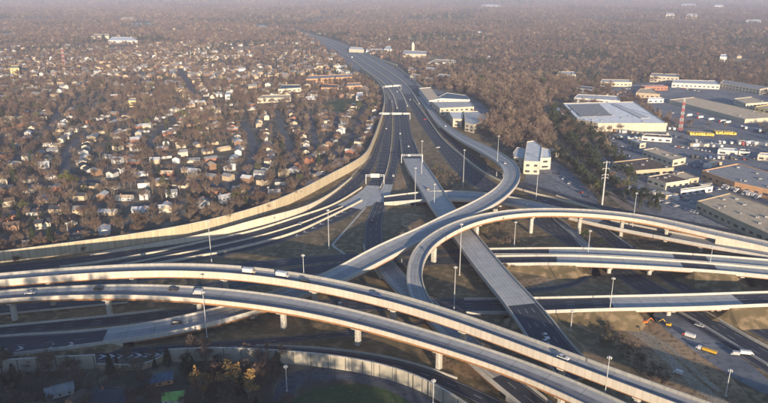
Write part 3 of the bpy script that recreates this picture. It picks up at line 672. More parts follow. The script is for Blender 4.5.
gantry(383, 91.5, 401, 90, 8, [(.1, .5, 2.6), (.55, .9, 2.6)], 'farther overhead gantry with pale signs on the highway curve')
gantry(366, 184, 384, 184, 8, [(.25, .75, 3.2)], 'overhead sign with one bright panel over the left carriageway')
gantry(401.5, 163, 422.5, 163, 8, [(.3, .42, 1.8)], 'slim overhead gantry at the start of the wide diagonal bridge', 2)
def power_mast():
    b = P(602, 205); h = height_at(607, 161, b)
    o = thing('power_pole', 'tall white steel power pole with stacked arms before the evergreen belt', 'power pole', (b[0], b[1], 0))
    m = MB(); m.tube((0, 0, 0), (0, 0, h), .65, .3, 10); m.build('pole', M['lamp'], o)
    for z in (h * .97, h * .83, h * .69, h * .62):
        m = MB(); m.tube((-2.2, 0, z), (2.2, 0, z + .3), .16, n=6); m.tube((-2.2, 0, z), (-2.2, 0, z - .9), .2, n=6); m.tube((2.2, 0, z + .3), (2.2, 0, z - .7), .2, n=6); m.build('crossarm', M['lamp'], o)
power_mast()
def lattice(base, top, label, wd=3.4, red=True):
    b = P(*base); h = height_at(top[0], top[1], b)
    o = thing('radio_tower', label, 'radio tower', (b[0], b[1], 0))
    n = 10
    for q, mt in ((0, 'car_red'), (1, 'lamp')):
        m = MB()
        for k in range(n):
            if k % 2 != q: continue
            z0, z1 = h * k / n, h * (k + 1) / n; w0, w1 = wd * (1 - .6 * k / n), wd * (1 - .6 * (k + 1) / n)
            for i in range(4):
                a0, a1 = math.pi / 4 + i * math.pi / 2, math.pi / 4 + (i + 1) * math.pi / 2
                p = lambda w_, a, z: (w_ * math.cos(a) * .7, w_ * math.sin(a) * .7, z)
                m.tube(p(w0, a0, z0), p(w1, a0, z1), .2, n=4); m.tube(p(w0, a0, z0), p(w1, a1, z1), .12, n=4); m.tube(p(w1, a0, z1), p(w1, a1, z1), .12, n=4)
        m.build('lattice_section', M[mt], o)
lattice((680, 131), (682, 99), 'red and white lattice radio tower rising from the industrial yards')
lattice((64.5, 67), (64.5, 48), 'distant red and white lattice tower above the left suburb', 5)

# ------------------------------------------------------------------ buildings
OCC = []         # building footprints: (x, y, radius)
def slab_building(name, roofpx, h, wall, roofm, label, cat='building', windows=True, rim=True, units=0, group=None, wcol='glass'):
    pts = [P(x, y, h)[:2] for x, y in roofpx]
    c = np.mean(pts, axis=0); rel = [tuple(p - c) for p in pts]
    o = thing(name, label, cat, (c[0], c[1], 0), 0, group)
    n = len(rel); ar = sum(rel[i][0] * rel[(i + 1) % n][1] - rel[(i + 1) % n][0] * rel[i][1] for i in range(n))
    if ar < 0: rel = rel[::-1]
    m = MB(); m.prism(rel, -.3, h - .3); m.build('wall', M[wall], o)
    inn = [tuple(np.array(p) * (1 - .5 / max(2, np.hypot(*p)))) for p in rel]
    m = MB(); m.prism(inn, h - .297, h - .1); rf = m.build('roof', M[roofm], o)
    if rim:
        v = []; f = []
        for p, q in zip(rel, inn):
            pp = tuple(np.array(p) * (1 + .15 / max(2, np.hypot(*p))))
            v += [(*pp, h - .29), (*pp, h + .5), (*q, h + .5), (*q, h - .29)]
        for i in range(n):
            j = (i + 1) % n
            for k in range(4): f.append((4 * i + k, 4 * j + k, 4 * j + (k + 1) % 4, 4 * i + (k + 1) % 4))
        addmesh('roof_edge', v, f, M[wall], o)
    ext = max(np.hypot(*p) for p in rel)
    for k in range(units):
        t = rng.exponential(1, n) ** 1.6; t /= t.sum(); q = sum(np.array(p) * a for p, a in zip(rel, t)) * .9
        m = MB(); s_ = 1.2 + rng.random() * 1.6; m.box(q[0], q[1], h - .1 + .5, s_, s_ * .7, 1.0); m.build('roof_unit', M['roof_grey'], rf)
    if windows:
        cnt = 0
        for i in range(n):
            a = np.array(rel[i]); b = np.array(rel[(i + 1) % n]); d = b - a; L = np.hypot(*d); d /= L
            nr = np.array([d[1], -d[0]])
            if (nr * (c * -1)).sum() < 0 and nr[1] > .1: continue            # faces away from the photographed side
            k = min(14, int(L / 6)); rows = max(1, int((h - 1) / 3.4))
            for r_ in range(rows):
                for q in range(k):
                    if cnt > 60: break
                    u = (q + .5) / k * L; wc = a + d * u + nr * .06
                    z = (r_ + .5) * (h - .8) / rows + .1
                    mm = MB(); mm.box(wc[0], wc[1], z, L / k * (.42 + .15 * ((q * 7 + r_) % 3 == 0)), .14, min(1.7, (h - .8) / rows * .5), math.atan2(d[1], d[0])); mm.build('window', M[wcol], o); cnt += 1
    POLYS.append(np.array([c + np.array(p) * 1.06 for p in rel])); OCC.append((c[0], c[1], ext))
    return o
SB = slab_building
SB('warehouse', [(577, 119), (598, 123.5), (667, 123.5), (634, 102), (563, 103.5)], 9, 'wall_cream', 'roof_white', 'huge white roofed warehouse with cream front wall', units=14, windows=False)
def roofpatch(px, h, mat, name, label, cat):
    pts = [P(x, y, h)[:2] for x, y in px]; c = np.mean(pts, axis=0)
    m = MB(); m.prism([tuple(p - c) for p in pts], h - .05, h + .35); o = m.build(name, M[mat]); o.location = (c[0], c[1], 0); tag(o, label, cat)
roofpatch([(568, 105), (599, 104), (612, 116), (581, 117)], 9.3, 'roof_grey', 'roof_covering', 'dark grey membrane laid over the left part of the warehouse roof', 'roof')
roofpatch([(611, 104), (616, 103.6), (650, 118), (641, 118.5)], 9.2, 'roof_pale', 'roof_covering', 'narrow grey walkway strip across the white warehouse roof', 'roof')
SB('warehouse', [(574, 98), (620, 101), (618, 96.5), (578, 94.5)], 9, 'wall_white', 'roof_pale', 'long white sided shed behind the huge warehouse', units=4)
SB('industrial_building', [(612, 162.5), (636, 171), (674, 168), (648, 158.5)], 6, 'wall_tan', 'roof_brown', 'tan industrial building with dark sunken roof beside the evergreen belt', units=5)
SB('industrial_building', [(643, 150), (673, 160.5), (686, 158), (656, 148)], 6, 'wall_cream', 'roof_tan', 'narrow cream building with tan roof in the yard', units=3)
SB('industrial_building', [(648, 177), (666, 183.5), (690, 180), (668, 173.5)], 5.5, 'wall_cream', 'roof_brown', 'small cream walled building with dark brown roof between car parks', units=3)
SB('industrial_building', [(672, 174), (686, 179.5), (699, 178), (684, 172)], 4.5, 'wall_tan', 'roof_tan', 'low brown building joined behind the small cream one', units=1)
SB('storage_shed', [(680, 189.5), (681, 191), (713, 187), (712, 185.5)], 4, 'wall_white', 'roof_tan', 'long thin pale shed beside the blue car park')
SB('factory', [(702, 171), (735, 182.5), (800, 197), (800, 181), (738, 164)], 7, 'wall_orange', 'roof_grey', 'large grey roofed factory with orange brick side wall', units=10)
SB('factory', [(697, 201.5), (733, 218.5), (800, 248), (800, 218), (730, 193.5)], 7, 'wall_tan', 'roof_tan', 'large tan roofed factory with dark loading bays at the right edge', units=12)
SB('distribution_centre', [(669, 100), (745, 119.5), (785, 117), (694, 97.5)], 4.5, 'wall_cream', 'roof_tan', 'very long tan roofed building behind the radio tower', units=3, windows=False)
for k, (pl, h, wl, rf, lb) in enumerate([
    ([(636, 93), (660, 94.5), (652, 88.5), (640, 89)], 7, 'wall_tan', 'roof_tan', 'tan block at the back of the car parks left of the long building'),
    ([(648, 99.5), (664, 99.2), (663, 97.8), (649, 98)], 5, 'wall_white', 'roof_white', 'small white strip building in front of the tan block'),
    ([(734, 99), (746, 104), (768, 102.5), (752, 97)], 9, 'wall_cream', 'roof_tan', 'cream block behind the right end of the long tan building'),
    ([(755, 107), (770, 110), (790, 108), (775, 104)], 9, 'wall_yellow', 'roof_tan', 'yellowish office block at the right edge of the far yards'),
    ([(650, 76), (679, 77.5), (678, 74.5), (652, 73.5)], 10, 'wall_cream', 'roof_grey', 'wide cream office with grey roof before the right hand forest'),
    ([(672, 83), (720, 85), (716, 81), (674, 80)], 7, 'wall_white', 'roof_pale', 'long white fronted building in front of the right hand forest'),
    ([(720, 83), (760, 89.5), (770, 87.5), (724, 80)], 8, 'wall_cream', 'roof_grey', 'long cream terrace with grey roof at the far right'),
    ([(640, 86), (645, 87), (668, 86.5), (664, 85)], 6, 'wall_brick', 'roof_pale', 'low brick building with pale roof behind the tan block'),
    ([(600, 82), (632, 82.5), (630, 80), (602, 79.5)], 7, 'wall_cream', 'roof_pale', 'cream building with pale roof behind the long white shed'),
    ([(642, 136.5), (672, 138.5), (671, 135.5), (645, 134)], 4.5, 'wall_white', 'roof_brown', 'low white building with brown roof in front of the huge warehouse'),
    ([(718, 150), (738, 151.5), (737, 149), (720, 148)], 4, 'wall_white', 'roof_white', 'row of white workshop units in the centre of the right yards'),
    ([(739, 151.5), (750, 152.5), (749, 150), (740, 149.5)], 4, 'wall_white', 'roof_blue', 'small blue roofed workshop right of the white units'),
    ([(758, 155), (790, 157.5), (790, 154.5), (760, 153)], 5, 'wall_cream', 'roof_white', 'white roofed shed cut off by the right edge'),
    ([(628, 139), (640, 144), (646, 143), (634, 138)], 4.5, 'wall_cream', 'roof_pale', 'little cream building right of the evergreen belt'),
    ([(550, 150), (556, 153), (559, 151), (553, 148)], 5, 'wall_cream', 'roof_white', 'small annex right behind the cream office block') ]):
    SB('commercial_building', pl, h, wl, rf, lb, units=1)
# cream office block
SB('office_block', [(513, 153), (514, 157.5), (528, 159), (530, 150), (517, 147.5)], 9, 'wall_cream', 'roof_pale', 'left wing of the cream office block, two storeys')
SB('office_block', [(524, 161.5), (540, 162), (542, 147), (534, 141), (527, 142)], 11, 'wall_cream', 'roof_white', 'middle wing of the cream office block with white roof')
SB('office_block', [(538.5, 156), (540, 158.5), (551, 158), (550, 150), (540, 147)], 10, 'wall_cream', 'roof_white', 'right wing of the cream office block beside the big car park')
for pl, h, wl, rf, lb in [
    ([(419, 88.5), (429, 101), (440, 99), (431, 87.5)], 8, 'wall_white', 'roof_tan', 'tan roofed warehouse beside the highway bend'),
    ([(432, 102), (440, 108.5), (474, 107), (470, 101.5)], 9, 'wall_cream', 'roof_pale', 'long cream warehouse second along the highway bend'),
    ([(436, 98.5), (470, 100), (466, 95.5), (447, 93)], 7, 'wall_white', 'roof_blue', 'blue grey roofed hall behind the cream warehouse'),
    ([(449, 112), (453, 119), (462, 119.5), (463, 112)], 9, 'wall_cream', 'roof_white', 'cream block third along the highway bend'),
    ([(464, 112), (465, 123), (474, 125), (488, 119), (478, 111.5)], 9, 'wall_cream', 'roof_pale', 'pale roofed building against the bare woods'),
    ([(410, 76), (421, 77.5), (421, 75), (412, 74)], 6, 'wall_cream', 'roof_tan', 'small cream shop nearest the highway curve'),
    ([(424, 80), (434, 81), (433, 78), (426, 77.5)], 6, 'wall_tan', 'roof_tan', 'small tan shop second in the row beyond the highway curve'),
    ([(437, 76), (453, 77.5), (451, 75), (439, 74)], 6, 'wall_cream', 'roof_pale', 'cream shop with pale roof at the end of the row'),
    ([(408, 70), (416, 70.5), (415, 68.5), (409, 68)], 5, 'wall_cream', 'roof_grey', 'small cream building with grey roof beyond the shops'),
    ([(425, 69), (437, 70.5), (436, 68), (426, 67)], 5, 'wall_tan', 'roof_pale', 'small tan building with pale roof beyond the shops'),
    ([(349, 49.3), (364, 50), (363, 47.8), (351, 47)], 7, 'wall_cream', 'roof_white', 'bright cream building beside the distant highway'),
    ([(366, 51), (388, 50.5), (388, 49), (366, 49.3)], 5, 'wall_white', 'roof_white', 'low white strip right of the bright cream building'),
    ([(384, 49.5), (392, 49.5), (391, 46.5), (386, 46.5)], 9, 'wall_white', 'roof_white', 'white block at the end of the low strip'),
    ([(402, 54), (426, 54.5), (427, 51.5), (404, 50.5)], 7, 'wall_cream', 'roof_pale', 'pale school building in the woods beyond the highway'),
    ([(426, 63.5), (455, 62.5), (456, 60.5), (436, 59.5)], 5, 'wall_white', 'roof_tan', 'long low pale shed right of the school building'),
    ([(306, 79.5), (352, 77), (350, 74.5), (308, 76)], 8, 'wall_orange', 'roof_grey', 'long orange apartment block left of the highway'),
    ([(321, 88), (338, 88), (338, 85), (323, 84)], 8, 'wall_orange', 'roof_brown', 'orange apartment block with brown roof below the long one'),
    ([(346, 86.5), (362, 85.5), (361, 83), (347, 83.5)], 8, 'wall_orange', 'roof_grey', 'orange apartment block closest to the sound wall'),
    ([(278, 89.5), (301, 88), (300, 85), (282, 85)], 9, 'wall_cream', 'roof_blue', 'cream apartment block with dark windows in the suburb'),
    ([(257, 99), (291, 97.5), (291, 95), (262, 95.5)], 6, 'wall_cream', 'roof_tan', 'long low cream school beside the green field'),
    ([(305, 99), (316, 99), (315, 97), (306, 97)], 5, 'wall_white', 'roof_white', 'small white hall right of the long cream school'),
    ([(356, 96.5), (364, 95.5), (363, 92.5), (357, 93)], 6, 'wall_white', 'roof_white', 'white building by the sound wall bend'),
    ([(91, 36.5), (110, 36), (109, 34), (94, 34.3)], 9, 'wall_cream', 'roof_tan', 'distant cream hall beside the large white roofed one'),
    ([(108, 40.5), (138, 40.8), (132, 37.5), (112, 37)], 9, 'wall_white', 'roof_white', 'large distant white roofed hall in the upper left woods'),
    ([(10, 68.5), (19, 68.5), (18, 65.5), (11, 65.5)], 12, 'wall_yellow', 'roof_tan', 'bright yellow block at the upper left edge'),
    ([(225, 95), (231, 95), (231, 92), (226, 92)], 10, 'wall_white', 'roof_pale', 'white cube shaped house in the middle of the suburb'),
    ([(128, 101), (136, 101), (136, 98.5), (129, 98.5)], 8, 'wall_yellow', 'roof_pale', 'pale yellow building in the left suburb terraces'),
    ([(481, 6), (502, 6.3), (500, 4.8), (484, 4.6)], 16, 'wall_white', 'roof_white', 'faint white building near the horizon in the centre'),
    ([(666, 15), (675, 15), (674, 13.3), (667, 13.3)], 18, 'wall_cream', 'roof_white', 'far cream building alone in the right forest'),
    ([(686, 15.6), (698, 15.6), (697, 13.8), (688, 13.8)], 16, 'wall_cream', 'roof_white', 'far cream building, right one of the pair in the forest'),
    ([(681, 5.2), (696, 5.6), (695, 4.2), (682, 4)], 18, 'wall_white', 'roof_white', 'far white building near the horizon on the right'),
    ([(714, 6.2), (724, 6.2), (723, 4.9), (715, 4.9)], 18, 'wall_white', 'roof_white', 'second far white building near the right horizon'),
    ([(745, 21.5), (762, 21.5), (761, 20), (747, 20)], 10, 'wall_white', 'roof_white', 'thin white building far out at the right edge'),
    ([(720, 57), (727, 57.2), (727, 54.5), (721, 54.5)], 9, 'wall_white', 'roof_white', 'white house in the woods left of the dark valley'),
    ([(557, 74.5), (576, 75), (575, 72), (559, 71.5)], 8, 'wall_cream', 'roof_pale', 'cream hall at the wood edge left of the yards'),
    ([(552, 109), (560, 112), (565, 110), (557, 107)], 6, 'wall_white', 'roof_white', 'white roofed unit left of the huge warehouse, nearest the trees'),
    ([(561, 114), (566, 117), (570, 116), (564, 112.5)], 6, 'wall_cream', 'roof_tan', 'small tan roofed unit beside the evergreen belt'),
    ([(576, 88), (592, 90), (594, 87.5), (580, 86)], 6, 'wall_grey', 'roof_blue', 'blue roofed shed behind the wood edge'),
    ([(120, 19), (135, 19), (134, 17.5), (122, 17.5)], 10, 'wall_cream', 'roof_tan', 'faint tan building far back in the left woods') ]:
    SB('commercial_building', pl, h, wl, rf, lb, units=0, windows=(max(p[1] for p in pl) > 60))
def steeple():
    b = P(413, 53)
    o = thing('church_tower', 'pale tower rising beside the school building in the woods', 'tower', (b[0], b[1], 0))
    m = MB(); m.box(0, 0, 10, 6, 6, 20); m.build('shaft', M['wall_cream'], o)
    m = MB(); m.add([(-3, -3, 20), (3, -3, 20), (3, 3, 20), (-3, 3, 20), (0, 0, 27)], [(0, 1, 4), (1, 2, 4), (2, 3, 4), (3, 0, 4)]); m.build('spire', M['roof_pale'], o)
steeple()

for pl in ([(128, 24), (142, 22), (158, 23), (150, 26.5), (132, 26.5)], [(0, 33), (20, 33.5), (24, 36.5), (0, 38)], [(255, 25), (268, 25), (270, 29), (256, 30)]):
    patch('lake', pl, 'lake', .05)
for pl in ([(95, 49), (125, 46.5), (140, 48), (110, 51)], [(20, 20), (48, 18.5), (55, 20), (28, 22)], [(300, 21), (335, 18), (352, 16.5), (350, 18.5), (318, 23)], [(215, 48), (262, 46), (300, 45), (302, 46.3), (250, 49.5)], [(76, 55), (90, 52), (98, 53), (84, 57)],
           [(560, 18), (600, 19), (625, 21), (590, 21)], [(455, 34), (480, 33), (498, 34.5), (470, 36)], [(528, 54), (550, 52), (556, 54.5), (535, 56.5)], [(640, 40), (668, 39), (676, 41), (650, 42.5)], [(706, 62), (740, 58), (768, 60), (740, 65)], [(160, 31), (185, 29.5), (196, 31), (172, 33)],
           [(395, 20), (428, 19), (436, 20.3), (404, 21.6)], [(500, 62), (520, 60.5), (528, 62.5), (508, 65)], [(395, 58), (450, 57), (455, 58.5), (400, 60)]):
    patch('clearing', pl, 'clearing', .05)
# car parks, yards, railway, playing field
patch('car_park', [(524, 176), (540, 160), (556, 160), (575, 176), (606, 207), (575, 201), (545, 192), (525, 186)], 'lot', .05)
patch('yard', [(603, 134), (655, 128), (690, 128), (800, 132), (800, 262), (770, 243), (700, 228), (640, 213), (622, 196), (612, 170)], 'lot', .045)
patch('yard', [(640, 82), (700, 84), (760, 92), (800, 108), (800, 132), (690, 128), (668, 122), (636, 100), (600, 92)], 'lot', .04)
patch('yard', [(548, 104), (566, 104), (590, 122), (606, 134), (590, 128), (560, 116)], 'lot', .041)
patch('yard', [(418, 88), (440, 90), (480, 100), (494, 119), (470, 126), (440, 118)], 'lot', .042)
patch('playing_field', [(318, 104), (350, 99), (366, 104), (360, 112), (325, 112)], 'greenfield', .04)
patch('construction_yard', [(650, 312), (672, 312), (700, 330), (768, 375), (775, 400), (730, 376), (690, 348), (660, 326)], 'lot', .055)
path('railway', [(545, 100), (549, 125), (556, 140), (570, 156), (586, 172), (606, 190), (625, 206), (648, 216)], 6, 'ballast', .06)
path('yard_road', [(585, 140), (602, 158), (618, 178), (640, 192), (690, 205), (720, 222)], 6, 'concgrey', .065)

# ------------------------------------------------------------------ vehicles
def car_parts(kind, paint):
    """returns list of (name, MB, material) in local coordinates, x along the car"""
    out = []
    if kind == 'car':
        L, W = 4.6, 1.85
        b = MB(); v = []
        prof = [(-2.3, .35), (-2.3, .95), (-1.9, 1.02), (-1.2, 1.05), (.9, 1.0), (2.1, .86), (2.3, .7), (2.3, .35)]
        for y in (-W / 2, W / 2): v += [(x, y * (1 - .04 * (z > .9)), z) for x, z in prof]
        n = len(prof); b.add(v, [tuple(range(n)), tuple(range(n, 2 * n))[::-1]] + [(i, (i + 1) % n, n + (i + 1) % n, n + i)[::-1] for i in range(n)])
        out.append(('body', b, paint))
        c = MB(); v = []; pr = [(-1.9, 1.03), (-1.35, 1.45), (.1, 1.47), (.95, 1.0)]
        for y in (-.82, .82): v += [(x, y * (1 if z < 1.2 else .84), z) for x, z in pr]
        c.add(v, [(0, 1, 2, 3), (7, 6, 5, 4)] + [(i, (i + 1) % 4, 4 + (i + 1) % 4, 4 + i)[::-1] for i in range(4)])
        out.append(('window', c, 'glass'))
        r = MB(); r.box(-.62, 0, 1.475, 1.35, 1.34, .05); out.append(('roof', r, paint))
        wx = (-1.4, 1.4); wr = .34; ww = W / 2
    elif kind in ('truck', 'van'):
        L = 9.5 if kind == 'truck' else 6.0; W = 2.4
        b = MB(); b.box(-.6 if kind == 'truck' else -.5, 0, 2.0, L * .74, W, 2.3); out.append(('cargo_box', b, 'car_silver' if kind == 'truck' and paint in ('beige', 'silver') else 'car_white' if kind == 'truck' else paint))
        c = MB(); x0 = L / 2 - 2.1
        v = []; pr = [(x0 + .1, .5), (x0 + .1, 2.5), (x0 + 1.2, 2.5), (x0 + 1.6, 1.5), (x0 + 2.2, 1.3), (x0 + 2.2, .5)]
        for y in (-1.05, 1.05): v += [(x, y, z) for x, z in pr]
        n = 6; c.add(v, [tuple(range(n)), tuple(range(n, 2 * n))[::-1]] + [(i, (i + 1) % n, n + (i + 1) % n, n + i)[::-1] for i in range(n)])
        out.append(('cab', c, paint))
        g = MB(); g.box(x0 + 1.47, 0, 2.0, .08, 1.9, .7); out.append(('windscreen', g, 'glass'))
        f = MB(); f.box(-.2, 0, .7, L * .9, .9, .3); out.append(('chassis', f, 'tire'))
        wx = (-L / 2 + 1.6, L / 2 - 1.3); wr = .5; ww = W / 2
    elif kind == 'bus':
        L, W = 11.0, 2.5
        b = MB(); v = []; pr = [(-5.4, .5), (-5.4, 2.8), (-5.1, 3.0), (4.0, 3.0), (4.25, 2.6), (4.3, 1.6), (5.4, 1.4), (5.5, .5)]
        for y in (-W / 2, W / 2): v += [(x, y, z) for x, z in pr]
        n = 8; b.add(v, [tuple(range(n)), tuple(range(n, 2 * n))[::-1]] + [(i, (i + 1) % n, n + (i + 1) % n, n + i)[::-1] for i in range(n)])
        out.append(('body', b, paint))
        g = MB(); g.box(-.6, 0, 2.2, 9.0, W + .04, .6); out.append(('window', g, 'glass'))
        wx = (-3.4, 3.8); wr = .5; ww = W / 2
    elif kind == 'tipper':
        L, W = 14.0, 2.5
        b = MB(); v = []; pr = [(-7, 1.2), (-7.2, 2.7), (2.8, 2.7), (2.5, 1.2)]
        for y in (-W / 2, W / 2): v += [(x, y, z) for x, z in pr]
        b.add(v, [(0, 1, 2, 3), (7, 6, 5, 4)] + [(i, (i + 1) % 4, 4 + (i + 1) % 4, 4 + i)[::-1] for i in range(4)]); out.append(('trailer', b, paint))
        c = MB(); c.box(4.6, 0, 1.9, 2.2, 2.3, 2.4); c.box(6.3, 0, 1.2, 1.3, 1.9, 1.1); out.append(('cab', c, 'car_white'))
        g = MB(); g.box(5.72, 0, 2.4, .06, 2.0, .8); out.append(('windscreen', g, 'glass'))
        f = MB(); f.box(0, 0, .85, 13.2, 1.0, .35); out.append(('chassis', f, 'tire'))
        wx = (-5.8, -4.4, 2.6, 6.1); wr = .52; ww = W / 2
    elif kind == 'excavator':
        t = MB()
        for s in (-1, 1): t.box(0, s * 1.2, .5, 4.4, .6, .95)
        out.append(('track', t, 'tire'))
        b = MB(); b.box(-.4, 0, 1.7, 3.6, 2.6, 1.2); b.box(-1.6, 0, 2.1, 1.2, 2.5, .9); out.append(('body', b, paint))
        c = MB(); c.box(.6, .75, 2.6, 1.4, 1.0, 1.6); out.append(('cab', c, 'glass'))
        a = MB(); a.tube((1.2, -.3, 2.0), (4.2, -.3, 4.6), .35, .28, 6); a.tube((4.2, -.3, 4.6), (6.8, -.3, 2.0), .28, .2, 6); out.append(('boom', a, paint))
        k = MB(); k.box(6.9, -.3, 1.4, .9, 1.2, 1.1); out.append(('bucket', k, 'car_black'))
        return out
    for s in wx:
        for q in (-1, 1):
            wmb = MB(); wmb.tube((s, q * (ww - .22), wr), (s, q * (ww + .02), wr), wr, n=10); out.append(('wheel', wmb, 'tire'))
    return out
ORD = ['first', 'second', 'third', 'fourth', 'fifth', 'sixth', 'seventh', 'eighth', 'ninth', 'tenth', 'eleventh', 'twelfth', 'thirteenth', 'fourteenth', 'fifteenth', 'sixteenth', 'seventeenth', 'eighteenth', 'nineteenth', 'twentieth', 'twenty first', 'twenty second', 'twenty third', 'twenty fourth', 'twenty fifth', 'twenty sixth', 'twenty seventh', 'twenty eighth']
PROT = {}
def copy_tree(root):
    c = root.copy(); c.scale = (1, 1, 1); COL.objects.link(c)
    for ch in root.children:
        d = ch.copy(); COL.objects.link(d); d.parent = c
        for g in ch.children:
            e = g.copy(); COL.objects.link(e); e.parent = d
    return c
NAMES = dict(car='car', truck='box_truck', van='van', bus='bus', tipper='tipper_truck', excavator='excavator')
def vehicle(kind, paint, loc, rz, label, group=None):
    key = (kind, paint)
    if key not in PROT:
        o = thing(NAMES[kind], label, NAMES[kind].replace('_', ' '))
        for n, mb, mt in car_parts(kind, 'car_' + paint): mb.build(n, M[mt], o)
        PROT[key] = o
    else: o = copy_tree(PROT[key])
    o.location = loc; o.rotation_euler = (0, 0, rz); o['label'] = label
    if group: o['group'] = group
    elif 'group' in o: del o['group']
    return o
def on_road(r, px, py, kind, paint, label, offs=0, rev=False, dz=.0):
    i = find2(r, px, py); d = r['d'][i]
    i2 = min(i, len(r['c']) - 1); o = r['h'][i2] * offs
    p = (r['c'][i2, 0] + r['n'][i2, 0] * o, r['c'][i2, 1] + r['n'][i2, 1] * o, r['c'][i2, 2] + dz + .01)
    o = vehicle(kind, paint, p, math.atan2(d[1], d[0]) + (math.pi if rev else 0), label, 'vehicles driving on the interchange')
    if kind != 'car': o.scale = (.72, .85, .85)
    return o
on_road(rB, 27, 294, 'car', 'white', 'white car on the near flyover at the left edge', .1, True)
on_road(rB, 92, 290, 'car', 'black', 'black car on the near flyover above the second column', .4)
on_road(rB, 168, 288, 'car', 'black', 'dark car farther along the near flyover left of the grey van', .4)
on_road(rB, 201, 293, 'van', 'silver', 'grey van on the near flyover beside the lamp mast', -.1, True)
on_road(rA, 246, 271, 'truck', 'beige', 'box truck with beige cab on the upper flyover, left of the other truck', .0)
on_road(rA, 279, 275, 'truck', 'silver', 'box truck with grey cab on the upper flyover, right of the other truck', .1)
on_road(rA, 306, 278, 'car', 'black', 'black car just ahead of the trucks on the upper flyover', -.3)
on_road(rA, 378, 292, 'car', 'blue', 'dark blue car on the upper flyover above the second to last column', -.1)
on_road(rA, 571, 358, 'car', 'white', 'white car on the upper flyover near the bottom right', -.1)
on_road(rC, 178, 319, 'car', 'black', 'dark car on the winding flyover in the lower left', .2)
on_road(rC, 508, 160, 'car', 'silver', 'silver car at the top of the winding flyover bend', .2)
on_road(rC, 446, 124, 'car', 'white', 'white car where the winding flyover leaves the highway', 0)
on_road(rH, 548, 337, 'car', 'white', 'white car on the asphalt end of the wide diagonal bridge', .0)
on_road(rH, 552, 344, 'car', 'silver', 'silver car following the white one on the wide bridge end', .25)
on_road(rH, 408, 146, 'car', 'white', 'white car near the sign gantry of the wide bridge', 0)
on_road(rH, 430, 190, 'car', 'beige', 'beige car high on the wide diagonal bridge', .3)
on_road(rC, 262, 299, 'car', 'red', 'red car on the winding flyover between the two foreground flyovers', -.2) if False else None
hw = [(400, 134, 'car', 'white', 'white car on the main highway just below the long gantry'), (386, 129, 'car', 'silver', 'silver car beside the barrier on the main highway'), (380.5, 151, 'car', 'black', 'black car in the left carriageway above the bright sign'),
      (393, 176, 'car', 'white', 'white car in the right carriageway beside the bright sign'), (369, 78, 'truck', 'blue', 'box truck with blue cab on the far highway'), (379, 88, 'car', 'blue', 'dark car near the farther gantry'),
      (397, 92, 'car', 'white', 'white car by the farther gantry'), (410, 100, 'car', 'silver', 'silver car on the highway bend'), (425, 120, 'car', 'red', 'red car right of the long gantry'), (352, 58, 'truck', 'white', 'white truck far up the highway'),
      (372, 222, 'car', 'black', 'black car on the asphalt before the pale bridge'), (438, 148, 'car', 'white', 'white car beside the curved bright barrier'), (545, 202.5, 'car', 'blue', 'blue car right of the cream column under the slender flyover'),
      (90, 276.8, 'car', 'silver', 'silver car on the crossing highway under the upper flyover'), (340, 305, 'car', 'white', 'white car on the crossing highway between the flyovers'), (300, 224, 'car', 'silver', 'silver car on the curving left carriageway'),
      (520, 210, 'car', 'white', 'white car under the slender flyover') , (60, 272, 'car', 'beige', 'beige car in the far left carriageway')]
for x, y, k, p_, lb in hw:
    q = P(x, y, .12); vehicle(k, p_, tuple(q), math.atan2(1, -.12 if x < 420 else .9) if 200 < y or y < 200 else 0, lb, 'vehicles driving on the interchange')
for x, y, k, p_, rz, lb in [(645, 323.5, 'excavator', 'orange', .2, 'orange excavator on the dirt under the single level bridge'), (668, 326, 'excavator', 'yellow', 2.6, 'yellow excavator right of the orange one'),
                            (706, 351.5, 'tipper', 'yellow', 2.42, 'long yellow tipper truck in the construction yard'), (689, 337, 'truck', 'red', 2.4, 'red cab truck with white box in the construction yard'),
                            (735, 355, 'van', 'silver', 2.9, 'grey van beside the white truck in the yard'), (746, 354.5, 'truck', 'white', -.2, 'white truck near the barrier in the yard'), (676, 347, 'car', 'white', .6, 'white pickup on the dirt below the red truck') if False else (678, 374, 'van', 'white', 2.5, 'white van on the dirt slope above the flyover'),
                            (699, 326, 'car', 'silver', 2.4, 'silver car parked behind the red cab truck')]:
    o = vehicle(k, p_, tuple(P(x, y, .07)), rz, lb); q_ = dict(tipper=.6, truck=.62, van=.6, excavator=.62).get(k, .85); o.scale = (q_, q_, q_)
# parked cars in the yards, each copied, in rows
pc = ['white', 'silver', 'black', 'blue', 'silver', 'beige', 'white', 'silver', 'black', 'white', 'silver', 'blue', 'beige', 'black', 'silver', 'red']
def park(x0, y0, x1, y1, n, where, rz=1.2, kinds=('car',), skip=.25, paints=pc):
    k = 0
    for i in range(n):
        if random.random() < skip: continue
        t = (i + .5) / n; q = P(x0 + (x1 - x0) * t, y0 + (y1 - y0) * t, .07); c = random.choice(paints); kd = random.choice(kinds)
        k += 1; od = ORD[k - 1]
        vehicle(kd, c, tuple(q), rz + random.uniform(-.05, .05) + (math.pi if random.random() < .4 else 0), f'{"grey" if c == "silver" else c} {NAMES[kd].replace("_", " ")}, {od} from the left {where}', 'vehicles parked ' + where)
park(688, 134.5, 712, 135.5, 9, 'in the left row of yellow buses', 1.5, ('bus',), 0, ['yellow'])
park(714, 133.5, 734, 134.5, 8, 'in the right row of yellow buses', 1.5, ('bus',), 0, ['yellow'])
park(684, 187.5, 712, 183.5, 12, 'on the blue car park beside the thin shed', 1.3)
park(690, 195, 720, 189, 12, 'between the thin shed and the tan factory', 1.3)
park(622, 186, 650, 196, 9, 'along the evergreen belt side of the yards', .5)
park(640, 170, 668, 188, 8, 'around the small cream building', .6)
park(655, 200, 700, 214, 14, 'on the dark lot before the tan factory', .4)
park(612, 146, 640, 152, 10, 'in the yard left of the narrow cream building', .3)
